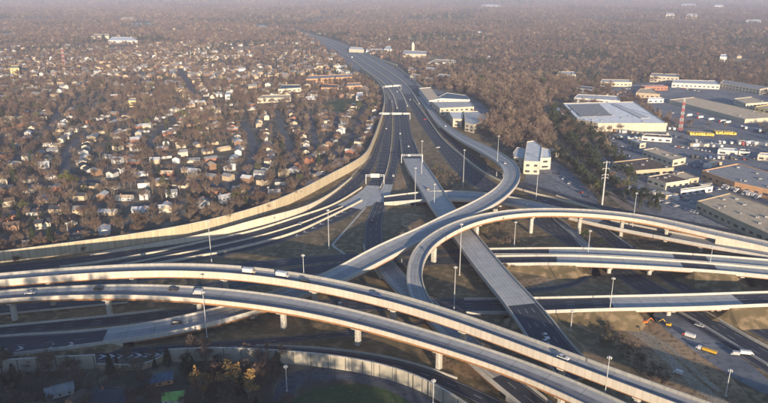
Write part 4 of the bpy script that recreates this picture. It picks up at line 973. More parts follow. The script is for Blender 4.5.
park(600, 138, 660, 141, 16, 'in a row in front of the huge warehouse', 1.4, ('car', 'van', 'truck'), .15)
park(625, 128.5, 675, 130, 12, 'close to the huge warehouse wall', 1.5, ('van', 'truck'), .2)
park(570, 106, 592, 124, 7, 'down the left side of the huge warehouse', .9, ('truck', 'van'), 0, ['white', 'silver', 'white'])
park(690, 142, 760, 146, 18, 'in the centre row of the right hand yards', 1.4, ('car', 'van'), .2)
park(690, 158, 750, 160, 14, 'beyond the grey roofed factory', 1.4, ('car', 'van'), .3)
park(664, 112, 730, 124, 12, 'in the yard behind the radio tower', .3, ('car', 'truck'), .3)
park(648, 82, 700, 92, 14, 'on the distant car park before the forest', .4, ('car',), .2)
park(724, 187, 760, 199, 9, 'at the loading side of the tan factory', .5, ('truck', 'van'), .2, ['white', 'silver'])
park(598, 133, 640, 158, 8, 'along the road beside the evergreen belt', .8, ('car', 'van'), .3) 
park(606, 150, 636, 158, 12, 'on the lot beside the dark roofed tan building', 1.3)
park(676, 163, 700, 168, 10, 'behind the low brown building', 1.2)
park(700, 150, 760, 160, 16, 'on the open lot above the grey roofed factory', 1.2)
park(668, 146, 700, 150, 10, 'right of the narrow cream building', .3)
park(636, 186, 646, 200, 8, 'on the kerb by the evergreen belt', .5)
park(700, 162, 712, 172, 6, 'left of the grey roofed factory', .9)
park(604, 88, 640, 90, 12, 'behind the long white shed', .3)
park(690, 102, 700, 118, 6, 'left of the long tan building', .3)
park(672, 190, 692, 204, 9, 'left of the tan factory corner', .5)
park(740, 128, 790, 138, 14, 'in the far right storage yard', 1.2, ('car', 'van', 'truck'), .2)
park(660, 134, 686, 139, 9, 'just left of the yellow buses', 1.2, ('car', 'van'), .2)
park(640, 164, 655, 158, 6, 'between the tan buildings', .5)
park(555, 172, 590, 200, 6, 'in the large empty car park', .9)
park(438, 110, 446, 118, 4, 'behind the cream warehouses', .9)

# storage containers and skips in the yards
k = 0
CP = {}
for (x0, y0, x1, y1, n, where) in [(612, 131, 640, 135, 7, 'before the huge warehouse'), (690, 146, 720, 147, 6, 'in the centre of the right yards'), (604, 96, 632, 92, 6, 'by the long white shed'), (652, 194, 676, 199, 6, 'beside the dark lot'),
                                  (740, 143, 785, 147, 7, 'at the right edge yards'), (568, 110, 590, 127, 7, 'on the left flank of the warehouse'), (706, 168, 718, 163, 4, 'behind the grey roofed factory'), (640, 124, 668, 126, 5, 'at the warehouse corner')]:
    for i in range(n):
        t_ = (i + random.random() * .7) / n; q = P(x0 + (x1 - x0) * t_, y0 + (y1 - y0) * t_, .06); c = random.choice(['white', 'cream', 'brown', 'grey', 'tan', 'white'])
        if c not in CP:
            o = thing('storage_container', '', 'container'); m = MB(); m.box(0, 0, 1.3, 7.5, 2.6, 2.6); m.build('shell', M['wall_' + c], o)
            for s_ in (-1, 1):
                m = MB(); m.box(3.78, s_ * .62, 1.3, .08, 1.15, 2.3); m.build('door', M['wall_grey'], o)
            CP[c] = o
        else: o = copy_tree(CP[c])
        o.location = q; o.rotation_euler = (0, 0, random.choice([.3, 1.9, .35, 1.85]) + random.uniform(-.1, .1)); sc_ = random.uniform(.8, 1.6); o.scale = (sc_, 1.2, 1.15)
        o['label'] = f'{c} storage container, {ORD[i]} from the left {where}'; o['group'] = 'storage containers in the yards'
# ------------------------------------------------------------------ houses
WALLS = [('white', 'white'), ('cream', 'cream'), ('brick', 'brick'), ('grey', 'grey'), ('tan', 'tan'), ('white', 'white'), ('cream', 'cream'), ('tan', 'tan'), ('brown', 'brown')]
ROOFS = [('grey', 'grey'), ('brown', 'brown'), ('dark', 'dark'), ('pale', 'pale'), ('grey', 'grey'), ('pale', 'pale'), ('dark', 'dark'), ('brown', 'brown'), ('tan', 'tan')]
HP = {}
def house_mbs(L, W, h, rise, wing):
    wb, rb, cb, wn = MB(), MB(), MB(), []
    def gable(cx, cy, L, W, h, rise, along=True):
        if along:
            wb.box(cx, cy, h / 2 - .15, L, W, h + .3)
            wb.add([(cx - L / 2 + .01, cy - W / 2, h), (cx - L / 2 + .01, cy + W / 2, h), (cx - L / 2 + .01, cy, h + rise - .1), (cx + L / 2 - .01, cy - W / 2, h), (cx + L / 2 - .01, cy + W / 2, h), (cx + L / 2 - .01, cy, h + rise - .1)], [(0, 2, 1), (3, 4, 5)])
            e = .5; t = .22; sl = rise / (W / 2)
            for s in (-1, 1):
                v = []
                for x in (cx - L / 2 - e, cx + L / 2 + e):
                    v += [(x, cy, h + rise), (x, cy + s * (W / 2 + e), h - e * sl), (x, cy + s * (W / 2 + e), h - e * sl + t), (x, cy, h + rise + t)]
                rb.add(v, [(0, 1, 2, 3), (7, 6, 5, 4), (0, 4, 5, 1), (1, 5, 6, 2), (2, 6, 7, 3)])
        else:
            wb.box(cx, cy, h / 2 - .15, L, W, h + .3)
            wb.add([(cx - L / 2, cy - W / 2 + .01, h), (cx + L / 2, cy - W / 2 + .01, h), (cx, cy - W / 2 + .01, h + rise - .1)], [(0, 1, 2)])
            e = .4; t = .22; sl = rise / (L / 2)
            for s in (-1, 1):
                v = []
                for y in (cy - W / 2 - e, cy + W / 2 + e):
                    v += [(cx, y, h + rise), (cx + s * (L / 2 + e), y, h - e * sl), (cx + s * (L / 2 + e), y, h - e * sl + t), (cx, y, h + rise + t)]
                rb.add(v, [(0, 1, 2, 3), (7, 6, 5, 4), (0, 4, 5, 1), (1, 5, 6, 2), (2, 6, 7, 3)])
    gable(0, 0, L, W, h, rise)
    if wing: gable(L * .22, -W * .55, L * .38, W * .6, h * .98, rise * .8, False)
    cb.box(-L * .25, W * .1, h + rise + .3, .9, .7, 1.8)
    for s in (-1, 1):
        for k in range(3):
            if s < 0 and wing and k == 2: continue
            for fl in range(2 if h > 4.5 else 1):
                wn.append(MB()); wn[-1].box(-L / 2 + L * (k + .5) / 3, s * (W / 2 + .02), 1.5 + fl * 2.8, 1.3, .08, 1.2)
    return wb, rb, cb, wn
def house(loc, rz, wall, roofc, shape, label, group, detail=True):
    key = (wall, roofc, shape, detail)
    if key not in HP:
        L, W, h, rise, wing = [(13, 8.5, 3.4, 2.0, True), (11, 8, 5.6, 2.2, False), (15, 9, 3.2, 1.8, False), (12, 8.5, 5.6, 2.4, True)][shape]
        wb, rb, cb, wn = house_mbs(L, W, h, rise, wing)
        o = thing('house', label, 'house')
        wl = wb.build('wall', M['wall_' + wall], o); rf = rb.build('roof', M['roof_' + roofc], o)
        if detail: cb.build('chimney', M['wall_brick'], rf); [q.build('window', M['glass'], o) for q in wn]
        HP[key] = o
    else: o = copy_tree(HP[key])
    o.location = loc; o.rotation_euler = (0, 0, rz); o['label'] = label; o['group'] = group; o.scale = (.76, .76, .74)
    return o
STREETS = [
 ('the curving street', [(130, 113), (104, 122), (86, 133), (74, 144), (66, 156), (65, 167), (74, 176), (88, 181)]),
 ('the long cross street', [(88, 181), (120, 182.5), (158, 180), (195, 181.5), (222, 186), (262, 190), (290, 189)]),
 ('the branching street', [(222, 186), (238, 178), (249, 167), (254, 150), (250, 135), (243, 122)]),
 ('the road behind the wall', [(-10, 214), (40, 207), (90, 206), (140, 205.5), (185, 202), (222, 196), (250, 190)]),
 ('the low left street', [(-10, 240), (30, 236), (60, 232), (95, 226), (130, 222)]),
 ('the street beside the wall', [(285, 188), (310, 172), (335, 154), (352, 136), (360, 120), (366, 106)]),
 ('the left parallel lane', [(292, 160), (288, 142), (281, 126), (277, 112)]),
 ('the middle parallel lane', [(318, 150), (314, 135), (311, 122), (309, 113)]),
 ('the right parallel lane', [(340, 142), (338, 130), (336, 119), (336, 112)]),
 ('the upper left street', [(-10, 168), (20, 156), (40, 140), (52, 124), (60, 110)]),
 ('the lower left street', [(-10, 190), (25, 186), (60, 184), (88, 181)]),
 ('the first lane above', [(95, 167), (130, 168), (170, 167), (205, 165), (240, 160)]),
 ('the second lane above', [(100, 152), (140, 155), (180, 152), (215, 148), (248, 142)]),
 ('the diagonal street', [(150, 148), (158, 132), (172, 120), (192, 110), (212, 106)]),
 ('the dark curving road', [(180, 70), (186, 80), (192, 92), (204, 101), (222, 108)]),
 ('the first terrace row', [(-10, 101), (30, 99), (66, 98)]),
 ('the second terrace row', [(-10, 92), (40, 90), (80, 91)]),
 ('the third terrace row', [(105, 99), (140, 97), (176, 95)]),
 ('the fourth terrace row', [(110, 89), (150, 87), (180, 86)]),
 ('the fifth terrace row', [(120, 80), (150, 78), (178, 77)]),
 ('the lane below the cube house', [(205, 112), (240, 109), (270, 106), (300, 104)]),
 ('the upper middle lane', [(215, 96), (245, 92), (272, 88)]),
 ('the lane by yellow apartments', [(230, 84), (258, 80), (290, 78)]),
 ('the top lane', [(235, 74), (262, 70), (300, 68)]),
 ('the connecting street', [(215, 135), (245, 132), (275, 128)]),
 ('the far left lane', [(-10, 130), (20, 122), (45, 112)]),
 ('the far left lower lane', [(-10, 145), (15, 140), (30, 132)]),
 ('the lane by far apartments', [(310, 68), (330, 72), (345, 78)]),
 ('the lane right of the tower', [(70, 78), (95, 75), (120, 72)]),
 ('the lane under the tower', [(0, 80), (35, 78), (64, 74)]),
 ('the highest suburb lane', [(140, 70), (165, 68), (200, 65)]),
 ('the lane above the apartments', [(270, 62), (300, 60), (328, 62)]),
 ('the far back lane', [(205, 60), (240, 58), (262, 57)]),
 ('the short slanting lane', [(100, 140), (125, 135), (150, 128)]),
 ('the central lane', [(185, 135), (205, 126), (225, 120)]),
 ('the lane by the playing field', [(330, 118), (350, 116), (364, 114)]),
]
HC = []
hlist = []
for si, (sname, pts) in enumerate(STREETS):
    w_ = [np.array([*P(x, y)[:2], 0]) for x, y in pts]
    r = path('street', pts, 8 if sname in ('the curving street', 'the dark curving road', 'the long cross street', 'the branching street') else 6.5, 'street', .05 + .002 * si)
    if sname in ('the curving street', 'the dark curving road', 'the long cross street', 'the branching street'): KEEP.append((r['c'][:, :2], np.full(len(r['c']), 6.0)))
    s = r['c']; L = np.concatenate([[0], np.cumsum(np.linalg.norm(np.diff(s[:, :2], axis=0), axis=1))])
    tot = L[-1]; far = np.mean([p[1] for p in pts])
    sp = 16.5 if far > 105 else 21
    for side in (1, -1):
        k = 0; t = sp / 2 + random.uniform(0, 4)
        while t < tot - 4:
            i = min(int(np.searchsorted(L, t)), len(s) - 1)
            o_ = 15 + random.uniform(-1.5, 2.5); p = s[i, :2] + r['n'][i] * side * o_
            t += sp * random.uniform(.9, 1.35)
            if any((p[0] - a) ** 2 + (p[1] - b) ** 2 < 13.5 ** 2 for a, b in HC): continue
            if any((p[0] - a) ** 2 + (p[1] - b) ** 2 < (c + 6) ** 2 for a, b, c in OCC): continue
            if any(np.any((q[:, 0] - p[0]) ** 2 + (q[:, 1] - p[1]) ** 2 < (np.minimum(hh, 7) + 6.5) ** 2) for q, hh in KEEP): continue
            HC.append((p[0], p[1])); dn = r['n'][i] * -side; k += 1
            hlist.append((np.hypot(*p), p, math.atan2(dn[1], dn[0]) + math.pi / 2, sname, side, k, s[0, 0] < s[-1, 0]))
hlist.sort(key=lambda a: a[0])
rest = hlist[290:]
for n_, (dist, p, rz, sname, side, k, ltr) in enumerate(hlist[:290]):
    wl, rf = random.choice(WALLS), random.choice(ROOFS)
    nside = 'near' if side * (1 if ltr else -1) < 0 else 'far'
    rz2 = rz if random.random() < .8 else rz + math.pi / 2
    house((p[0], p[1], 0), rz2, wl[0], rf[0], random.choice([0, 1, 2, 2, 3]), f'{wl[1]} house, {rf[1]} roof, {ORD[min(k, len(ORD)) - 1]} on the {nside} side of {sname}', 'houses of the left suburb', dist < 500)
# foreground houses in the lower left corner
for i, (x, y, rz, wl, rf, sh, sc_, lb) in enumerate([
    (160, 382, .35, 'orange', 'blue', 2, .66, 'house with blue grey hipped roof and orange walls beside the zigzag wall'), (174, 400, .2, 'white', 'green', 0, .6, 'small house with a pale and bright green roof at the bottom edge'),
    (60, 393, .5, 'grey', 'grey', 2, .66, 'grey roofed house half hidden by trees in the lower left corner'), (112, 402, -.1, 'brown', 'dark', 2, .95, 'large dark roofed house with a white chimney at the bottom edge'), (78, 404, 1.2, 'orange', 'brown', 1, .6, 'small brown house between the grey and the dark roofed ones')]):
    o = house(tuple(P(x, y)), rz, wl, rf, sh, lb, 'x', True); del o['group']; o.scale = (sc_, sc_, sc_); HC.append((P(x, y)[0], P(x, y)[1]))

# ------------------------------------------------------------------ trees
def tree_mesh(kind, seed, ntw, h=10.0):
    """trunk with limbs, and a crown of many small twig or leaf faces spread in clumps; returns (trunk MB, crown MB)"""
    r = random.Random(seed); tr, cr = MB(), MB()
    tips = []
    if kind == 'pine':
        tr.tube((0, 0, -.3), (0, 0, h * .9), .22, .05, 6)
        for k in range(ntw):
            z = h * (.14 + .86 * (k / ntw) ** .9); rad = (1 - z / h) ** .75 * h * .27 + .15
            a = r.uniform(0, 6.283); q = rad * r.uniform(.35, 1.05); s = r.uniform(.28, .55) * (h / 10) * (1.5 if ntw < 200 else 1)
            c = Vector((q * math.cos(a), q * math.sin(a), z - q * .25))
            u = Vector((r.gauss(0, 1), r.gauss(0, 1), r.gauss(0, .5))).normalized() * s; v = Vector((r.gauss(0, 1), r.gauss(0, 1), r.gauss(0, 1))).normalized() * s
            cr.add([c - u, c - v * .7, c + u, c + v * .7], [(0, 1, 2, 3)])
        return tr, cr
    th = h * r.uniform(.2, .3); tr.tube((0, 0, -.3), (0, 0, th), .26, .2, 6)
    def limb(p, d, l, rad, lev):
        q = p + d * l; tr.tube(p, q, rad, rad * .6, 4 if lev else 5); tips.append((q, d, lev))
        if lev < (2 if ntw > 150 else 1):
            for _ in range(3 if lev == 0 else 3):
                n = (d + Vector((r.uniform(-.8, .8), r.uniform(-.8, .8), r.uniform(-.1, .6)))).normalized()
                limb(q, n, l * r.uniform(.5, .75), rad * .55, lev + 1)
    for k in range(5):
        a = k * 1.257 + r.uniform(-.4, .4); tl = r.uniform(.35, .75)
        limb(Vector((0, 0, th * r.uniform(.8, 1.0))), Vector((math.cos(a) * tl, math.sin(a) * tl, 1)).normalized(), h * r.uniform(.24, .34), .13, 0)
    limb(Vector((0, 0, th)), Vector((r.uniform(-.1, .1), r.uniform(-.1, .1), 1)), h * .38, .16, 0)
    use = [t for t in tips if t[2] >= 1] or tips
    for k in range(ntw):
        t, d, _ = use[k % len(use)]
        c = t + Vector((r.gauss(0, .5), r.gauss(0, .5), r.gauss(.1, .45))) * h * .085
        dr = (d + Vector((r.gauss(0, .7), r.gauss(0, .7), r.gauss(.2, .5)))).normalized()
        if kind == 'leafy':
            s = r.uniform(.25, .5) * (1 if ntw > 150 else 1.8); u = Vector((r.gauss(0, 1), r.gauss(0, 1), r.gauss(0, 1))).normalized() * s; v = u.orthogonal().normalized() * s * .8
        else:
            u = dr * r.uniform(.5, 1.0) * (1 if ntw > 150 else 1.15); v = dr.orthogonal().normalized() * r.uniform(.04, .085) * (1 if ntw > 150 else 4.2)
            v.rotate(__import__('mathutils').Quaternion(dr, r.uniform(0, 6.28)))
        cr.add([c - u, c + v - u * .2, c + u, c - v - u * .2], [(0, 1, 2, 3)])
    return tr, cr
TP = {}
def tree(kind, variant, loc, sc_, rz, name, label, group, mt, tm='bark', n=None):
    key = (kind, variant, mt)
    if key not in TP:
        tb, cb = tree_mesh(kind, 11 + variant * 7, n or (750 if kind == 'bare' else 650))
        o = thing(name, label, 'tree'); tb.build('trunk', M[tm], o); cb.build('crown', M[mt], o); TP[key] = o
    else: o = copy_tree(TP[key])
    o.name = name; o.location = loc; o.rotation_euler = (0, 0, rz); o.scale = (sc_, sc_, sc_ * random.uniform(.9, 1.1)); o['label'] = label
    if group: o['group'] = group
    return o
for i, (x, y, hpx, kind, mt, tm, nm, lb) in enumerate([
    (203, 399, 30, 'leafy', 'twiggold', 'barkpale', 'golden_tree', 'golden leaved tree with white trunk, leftmost of the lit trees by the field'), (233, 391, 30, 'leafy', 'twiggold', 'barkpale', 'golden_tree', 'golden leaved tree with white trunk, the tallest of the lit trees by the field'),
    (249, 398, 26, 'leafy', 'twiggold', 'barkpale', 'golden_tree', 'golden leaved tree, rightmost of the lit trees by the field'), (218, 386, 24, 'leafy', 'twigred', 'bark', 'bare_tree', 'orange brown tree between the golden trees'),
    (262, 384, 20, 'leafy', 'twigred', 'bark', 'bare_tree', 'reddish tree behind the field lamp post'), (277, 371, 16, 'leafy', 'needles', 'bark', 'evergreen_tree', 'dark evergreen bush against the curved sound wall'),
    (66, 187, 17, 'leafy', 'oldgreen', 'bark', 'evergreen_tree', 'olive green tree in the lower left suburb, left of its pair'), (73, 189, 15, 'leafy', 'oldgreen', 'bark', 'evergreen_tree', 'olive green tree in the lower left suburb, right of its pair'),
    (164, 188, 13, 'leafy', 'oldgreen', 'bark', 'evergreen_tree', 'olive green tree above the long cross street'), (236, 203, 12, 'leafy', 'oldgreen', 'bark', 'evergreen_tree', 'round dark green tree behind the sound wall'), (656, 208, 14, 'pine', 'needles', 'bark', 'pine_tree', 'lone dark pine in the right hand yard'),
    (584, 240, 12, 'leafy', 'needles', 'bark', 'bush', 'dark bush on the grass wedge between the diagonal roads'), (601, 249, 10, 'leafy', 'needles', 'bark', 'bush', 'dark bush just above the double bridge')]):
    b = P(x, y); h = height_at(x, y - hpx, b)
    tree(kind, 20 + i % 3, (b[0], b[1], 0), h / 10.5, random.uniform(0, 6), nm, lb, None, mt, tm)

# where trees may stand -------------------------------------------------
kp = np.concatenate([k[0][::2] for k in KEEP] + [np.array(HC)]); kr = np.concatenate([k[1][::2] for k in KEEP] + [np.full(len(HC), 5.6)])
GS = 40.0; GRID = {}
for i, (p, r_) in enumerate(zip(kp, kr)):
    for a in range(int((p[0] - r_ - 2) // GS), int((p[0] + r_ + 2) // GS) + 1):
        for b in range(int((p[1] - r_ - 2) // GS), int((p[1] + r_ + 2) // GS) + 1):
            GRID.setdefault((a, b), []).append(i)
def inpoly(p, poly):
    x, y = p[:, 0], p[:, 1]; c = np.zeros(len(p), bool); j = len(poly) - 1
    for i in range(len(poly)):
        xi, yi = poly[i]; xj, yj = poly[j]
        with np.errstate(divide='ignore', invalid='ignore'):
            c ^= ((yi > y) != (yj > y)) & (x < (xj - xi) * (y - yi) / (yj - yi + 1e-12) + xi)
        j = i
    return c
def free(pts, pad=1.5, polys=True):
    ok = np.ones(len(pts), bool)
    if polys:
        for q in POLYS: ok &= ~inpoly(pts, q)
    for n_, p in enumerate(pts):
        if not ok[n_]: continue
        g = GRID.get((int(p[0] // GS), int(p[1] // GS)))
        if g:
            g = np.array(g); d = (kp[g, 0] - p[0]) ** 2 + (kp[g, 1] - p[1]) ** 2
            if np.any(d < (kr[g] + pad) ** 2): ok[n_] = False
    return pts[ok]
def scatter(y0, y1, spacing, marg=1.4, x0=None, x1=None):
    """jittered grid in the world between two distances, clipped to the field of view"""
    ys = np.arange(y0, y1, spacing); out = []
    for y in ys:
        hw_ = (y * ct + CAM_H * st) * 384 / FPX * marg + 30
        xs = np.arange(-hw_, hw_, spacing)
        out.append(np.stack([xs + rng.uniform(-.5, .5, len(xs)) * spacing, y + rng.uniform(-.5, .5, len(xs)) * spacing], 1))
    return np.concatenate(out)
def pxy(pts):
    f = pts[:, 1] * ct + CAM_H * st; u = pts[:, 1] * st - CAM_H * ct
    return 384 + FPX * pts[:, 0] / f, 201.5 - FPX * u / f
def lowfreq(pts, s, seed):
    a = np.random.default_rng(seed).uniform(0, 6.28, (6, 3)); v = 0
    for k in range(6):
        th = a[k, 0]; v = v + np.sin((pts[:, 0] * math.cos(th) + pts[:, 1] * math.sin(th)) / s * (1 + .35 * k) + a[k, 1])
    return v / 3
WOODPX = [(392, 62), (400, 56), (470, 60), (560, 70), (575, 90), (552, 102), (556, 140), (549, 150), (516, 146), (505, 152), (490, 142), (470, 128), (496, 120), (480, 98), (440, 88), (458, 82), (440, 72), (410, 68)]
EVERPX = [(548, 110), (556, 108), (580, 124), (604, 140), (624, 165), (640, 195), (668, 214), (650, 216), (600, 205), (575, 176), (556, 160), (549, 140)]
world_poly = lambda px: np.array([P(*q)[:2] for q in px])
WOOD, EVER = world_poly(WOODPX), world_poly(EVERPX)
INTER = world_poly([(-260, 300), (-60, 268), (60, 254), (128, 246), (195, 233), (256, 217), (300, 200), (345, 172), (365, 158), (376, 130), (384, 95), (360, 68), (300, 32), (340, 42), (400, 66), (440, 108), (500, 145), (540, 185), (620, 206), (820, 240), (1000, 270), (1050, 430), (560, 440), (300, 346), (100, 354), (-60, 364), (-300, 380)])
ev = scatter(300, 1100, 6.2); ev = ev[inpoly(ev, EVER)]; ev = free(ev, 1.0, False)
nb = scatter(205, 330, 6.2, 1.8); Xb, Yb = pxy(nb); nb = free(nb[(Yb > 352) & (Xb < 288)], .5)
nr = scatter(300, 1100, 7.4); nr = nr[~inpoly(nr, EVER)]; Xb, Yb = pxy(nr); nr = free(nr[(Yb < 352)], .6)
near = np.concatenate([ev, nb, nr]); near = near[~inpoly(near, INTER)]
X, Y = pxy(near)
wood = inpoly(near, WOOD); ever = inpoly(near, EVER); sub = (X < 385) & ~wood & (Y > 55)
corner = (Y > 352)
clump = lowfreq(near, 38, 3)
keepm = wood | ever | corner | (sub & (rng.random(len(near)) < .62 + .3 * clump)) | ((X >= 385) & ~wood & ~ever & (rng.random(len(near)) < .7))
near = near[keepm]; X, Y = X[keepm], Y[keepm]; wood, ever, corner = wood[keepm], ever[keepm], corner[keepm]
size = np.clip(rng.normal(1.0, .22, len(near)), .5, 1.6)
green = ever & (rng.random(len(near)) < .85) | (~wood & (rng.random(len(near)) < .10)) | (wood & (rng.random(len(near)) < .03))
size = np.where(wood, size * 1.25, size * .88); size = np.where(green & ever, size * .95, size); size = np.where(corner, size * .85, size)
order = np.argsort(np.hypot(near[:, 0], near[:, 1]) - size * 60)
indiv = order[:285]; restn = order[285:]
def zone(i):
    if corner[i]: return 'in the lower left corner', 'trees of the lower left corner'
    if ever[i]: return 'in the railway belt', 'trees of the railway belt'
    if X[i] > 385: return 'right of the highway', 'trees right of the highway'
    if Y[i] > 205: return 'behind the left sound wall', 'trees behind the left sound wall'
    return 'among the suburb houses', 'trees among the suburb houses'
UN = 'zeroth first second third fourth fifth sixth seventh eighth ninth tenth eleventh twelfth thirteenth fourteenth fifteenth sixteenth seventeenth eighteenth nineteenth'.split()
TE = ['', '', 'twent', 'thirt', 'fort', 'fift', 'sixt', 'sevent', 'eight', 'ninet']
def ordinal(k):
    p_ = ''
    if k >= 200: p_ = 'two hundred '; k -= 200
    elif k >= 100: p_ = 'hundred and '; k -= 100
    if k < 20: return p_ + (UN[k] if k else 'even')
    return p_ + (TE[k // 10] + ('ieth' if k % 10 == 0 else 'y ' + UN[k % 10]))
cnt = {}
for i in sorted(indiv, key=lambda i: X[i]):
    zn, zg = zone(i)
    if green[i] and ever[i] and rng.random() < .5: kd, mt, nm, lb = 'leafy', 'needles', 'evergreen_tree', 'round dark evergreen tree '
    elif green[i]: kd, mt, nm, lb = 'pine', 'needles', 'pine_tree', 'dark evergreen tree '
    elif rng.random() < .3: kd, mt, nm, lb = 'bare', 'twigred', 'bare_tree', 'bare reddish brown tree '
    else: kd, mt, nm, lb = 'bare', 'twig', 'bare_tree', 'bare brown tree '
    cnt[lb + zn] = cnt.get(lb + zn, 0) + 1
    tree(kd, int(rng.integers(0, 4)), (near[i, 0], near[i, 1], 0), float(size[i]), float(rng.uniform(0, 6.28)), nm, lb + zn + ', ' + ordinal(cnt[lb + zn]) + ' from left', zg, mt)

# the many further trees: one object each for wood, suburb and evergreen belt, instanced on points
def proto(kind, seed, n, mt):
    tb, cb = tree_mesh(kind, seed, n); k = len(tb.v)
    v = tb.v + cb.v; f = tb.f + [tuple(i + k for i in q) for q in cb.f]
    me = bpy.data.meshes.new('tree_shape'); me.from_pydata(v, [], f); me.materials.append(M['bark']); me.materials.append(M[mt])
    me.polygons.foreach_set('material_index', [0] * len(tb.f) + [1] * len(cb.f)); me.update()
    return bpy.data.objects.new('tree_shape', me)
def stuff(name, pts, sizes, kinds, protos, label):
    me = bpy.data.meshes.new(name); n = len(pts)
    me.vertices.add(n); co = np.zeros((n, 3)); co[:, :pts.shape[1]] = pts; me.vertices.foreach_set('co', co.ravel())
    for an, typ, arr in (('size', 'FLOAT', sizes), ('turn', 'FLOAT', rng.uniform(0, 6.28, n)), ('which', 'INT', kinds)):
        a = me.attributes.new(an, typ, 'POINT'); a.data.foreach_set('value', np.asarray(arr).astype(np.int32 if typ == 'INT' else np.float32))
    o = bpy.data.objects.new(name, me); COL.objects.link(o); o['kind'] = 'stuff'; o['label'] = label
    g = bpy.data.node_groups.new(name, 'GeometryNodeTree')
    g.interface.new_socket('Geometry', in_out='INPUT', socket_type='NodeSocketGeometry'); g.interface.new_socket('Geometry', in_out='OUTPUT', socket_type='NodeSocketGeometry')
    gi, go = g.nodes.new('NodeGroupInput'), g.nodes.new('NodeGroupOutput')
    ip = g.nodes.new('GeometryNodeInstanceOnPoints'); gt = g.nodes.new('GeometryNodeGeometryToInstance')
    for pr in protos[::-1]:
        oi = g.nodes.new('GeometryNodeObjectInfo'); oi.inputs['Object'].default_value = pr; g.links.new(oi.outputs['Geometry'], gt.inputs[0])
    def att(nm, dt):
        a = g.nodes.new('GeometryNodeInputNamedAttribute'); a.data_type = dt; a.inputs['Name'].default_value = nm; return a.outputs['Attribute']
    cx = g.nodes.new('ShaderNodeCombineXYZ'); g.links.new(att('turn', 'FLOAT'), cx.inputs[2])
    g.links.new(gi.outputs[0], ip.inputs['Points']); g.links.new(gt.outputs[0], ip.inputs['Instance']); ip.inputs['Pick Instance'].default_value = True
    g.links.new(att('which', 'INT'), ip.inputs['Instance Index']); g.links.new(cx.outputs[0], ip.inputs['Rotation'])
    s3 = g.nodes.new('ShaderNodeCombineXYZ'); sz = att('size', 'FLOAT')
    for k in range(3): g.links.new(sz, s3.inputs[k])
    g.links.new(s3.outputs[0], ip.inputs['Scale']); g.links.new(ip.outputs[0], go.inputs[0])
    md = o.modifiers.new('scatter', 'NODES'); md.node_group = g
    return o
mid = [proto('bare', 101, 420, 'twig'), proto('bare', 102, 420, 'twig'), proto('bare', 103, 420, 'twigred'), proto('bare', 104, 420, 'twigred'), proto('pine', 105, 300, 'needles'), proto('leafy', 106, 260, 'oldgreen'), proto('bare', 107, 420, 'twigtan'), proto('bare', 108, 420, 'twigtan'), proto('leafy', 109, 420, 'needles')]
farp = [proto('bare', 201, 90, 'twig'), proto('bare', 202, 90, 'twig'), proto('bare', 203, 90, 'twigred'), proto('pine', 204, 90, 'needles'), proto('bare', 205, 90, 'twigtan')]
rk = rng.integers(0, 4, len(near)); tn = rng.random(len(near)) < np.where(wood, .45, .16) + .2 * lowfreq(near, 60, 8); rk[tn] = 6 + (rk[tn] % 2); rk[green] = np.where(ever[green] & (rng.random(green.sum()) < .6), 8, 4); rk[(rng.random(len(near)) < .02)] = 5
sw = [i for i in restn if wood[i]]; ss = [i for i in restn if not wood[i] and not ever[i]]; se = [i for i in restn if ever[i]]
stuff('bare_wood', near[sw], size[sw], rk[sw], mid, 'bare brown winter wood right of the highway')
stuff('suburb_trees', near[ss], size[ss], rk[ss], mid, 'bare and evergreen trees between the houses and yards')
stuff('evergreen_belt', near[se], size[se], rk[se], mid, 'dark belt of evergreens along the railway')
def farset(y0, y1, sp, scl, pad, seed, thin=0.0):
    p = scatter(y0, y1, sp, 1.3)
    p = p[~inpoly(p, INTER)]; p = free(p, pad)
    X_, Y_ = pxy(p); lf = lowfreq(p, 130 * (y0 / 1500), seed)
    k = rng.integers(0, 3, len(p)); k[(lf > .55) & (rng.random(len(p)) < .8)] = 3; k[rng.random(len(p)) < .05] = 3; k[rng.random(len(p)) < .14 + .12 * lowfreq(p, 90 * (y0 / 1500), seed + 20)] = 4
    gap = (lowfreq(p, 60 * (y0 / 1200), seed + 9) > 1.15) | (rng.random(len(p)) < thin * (X_ < 385))
    p, k = p[~gap], k[~gap]
    return p, scl * np.clip(rng.normal(1, .2, len(p)), .6, 1.5), k
a = farset(1100, 1900, 10.5, 1.0, 2, 1, .35); b = farset(1900, 3200, 15, 1.35, 3, 2); c = farset(3200, 6000, 27, 2.0, 3, 3); d = farset(6000, 12500, 60, 3.4, 3, 4)
pp = [np.concatenate([q[k] for q in (a, b, c, d)]) for k in range(3)]
print('far trees', len(pp[0]), 'near', len(near), 'houses', len(hlist), 'rest', len(rest))
stuff('distant_forest', pp[0], pp[1], pp[2], farp, 'distant brown winter forest fading into haze')
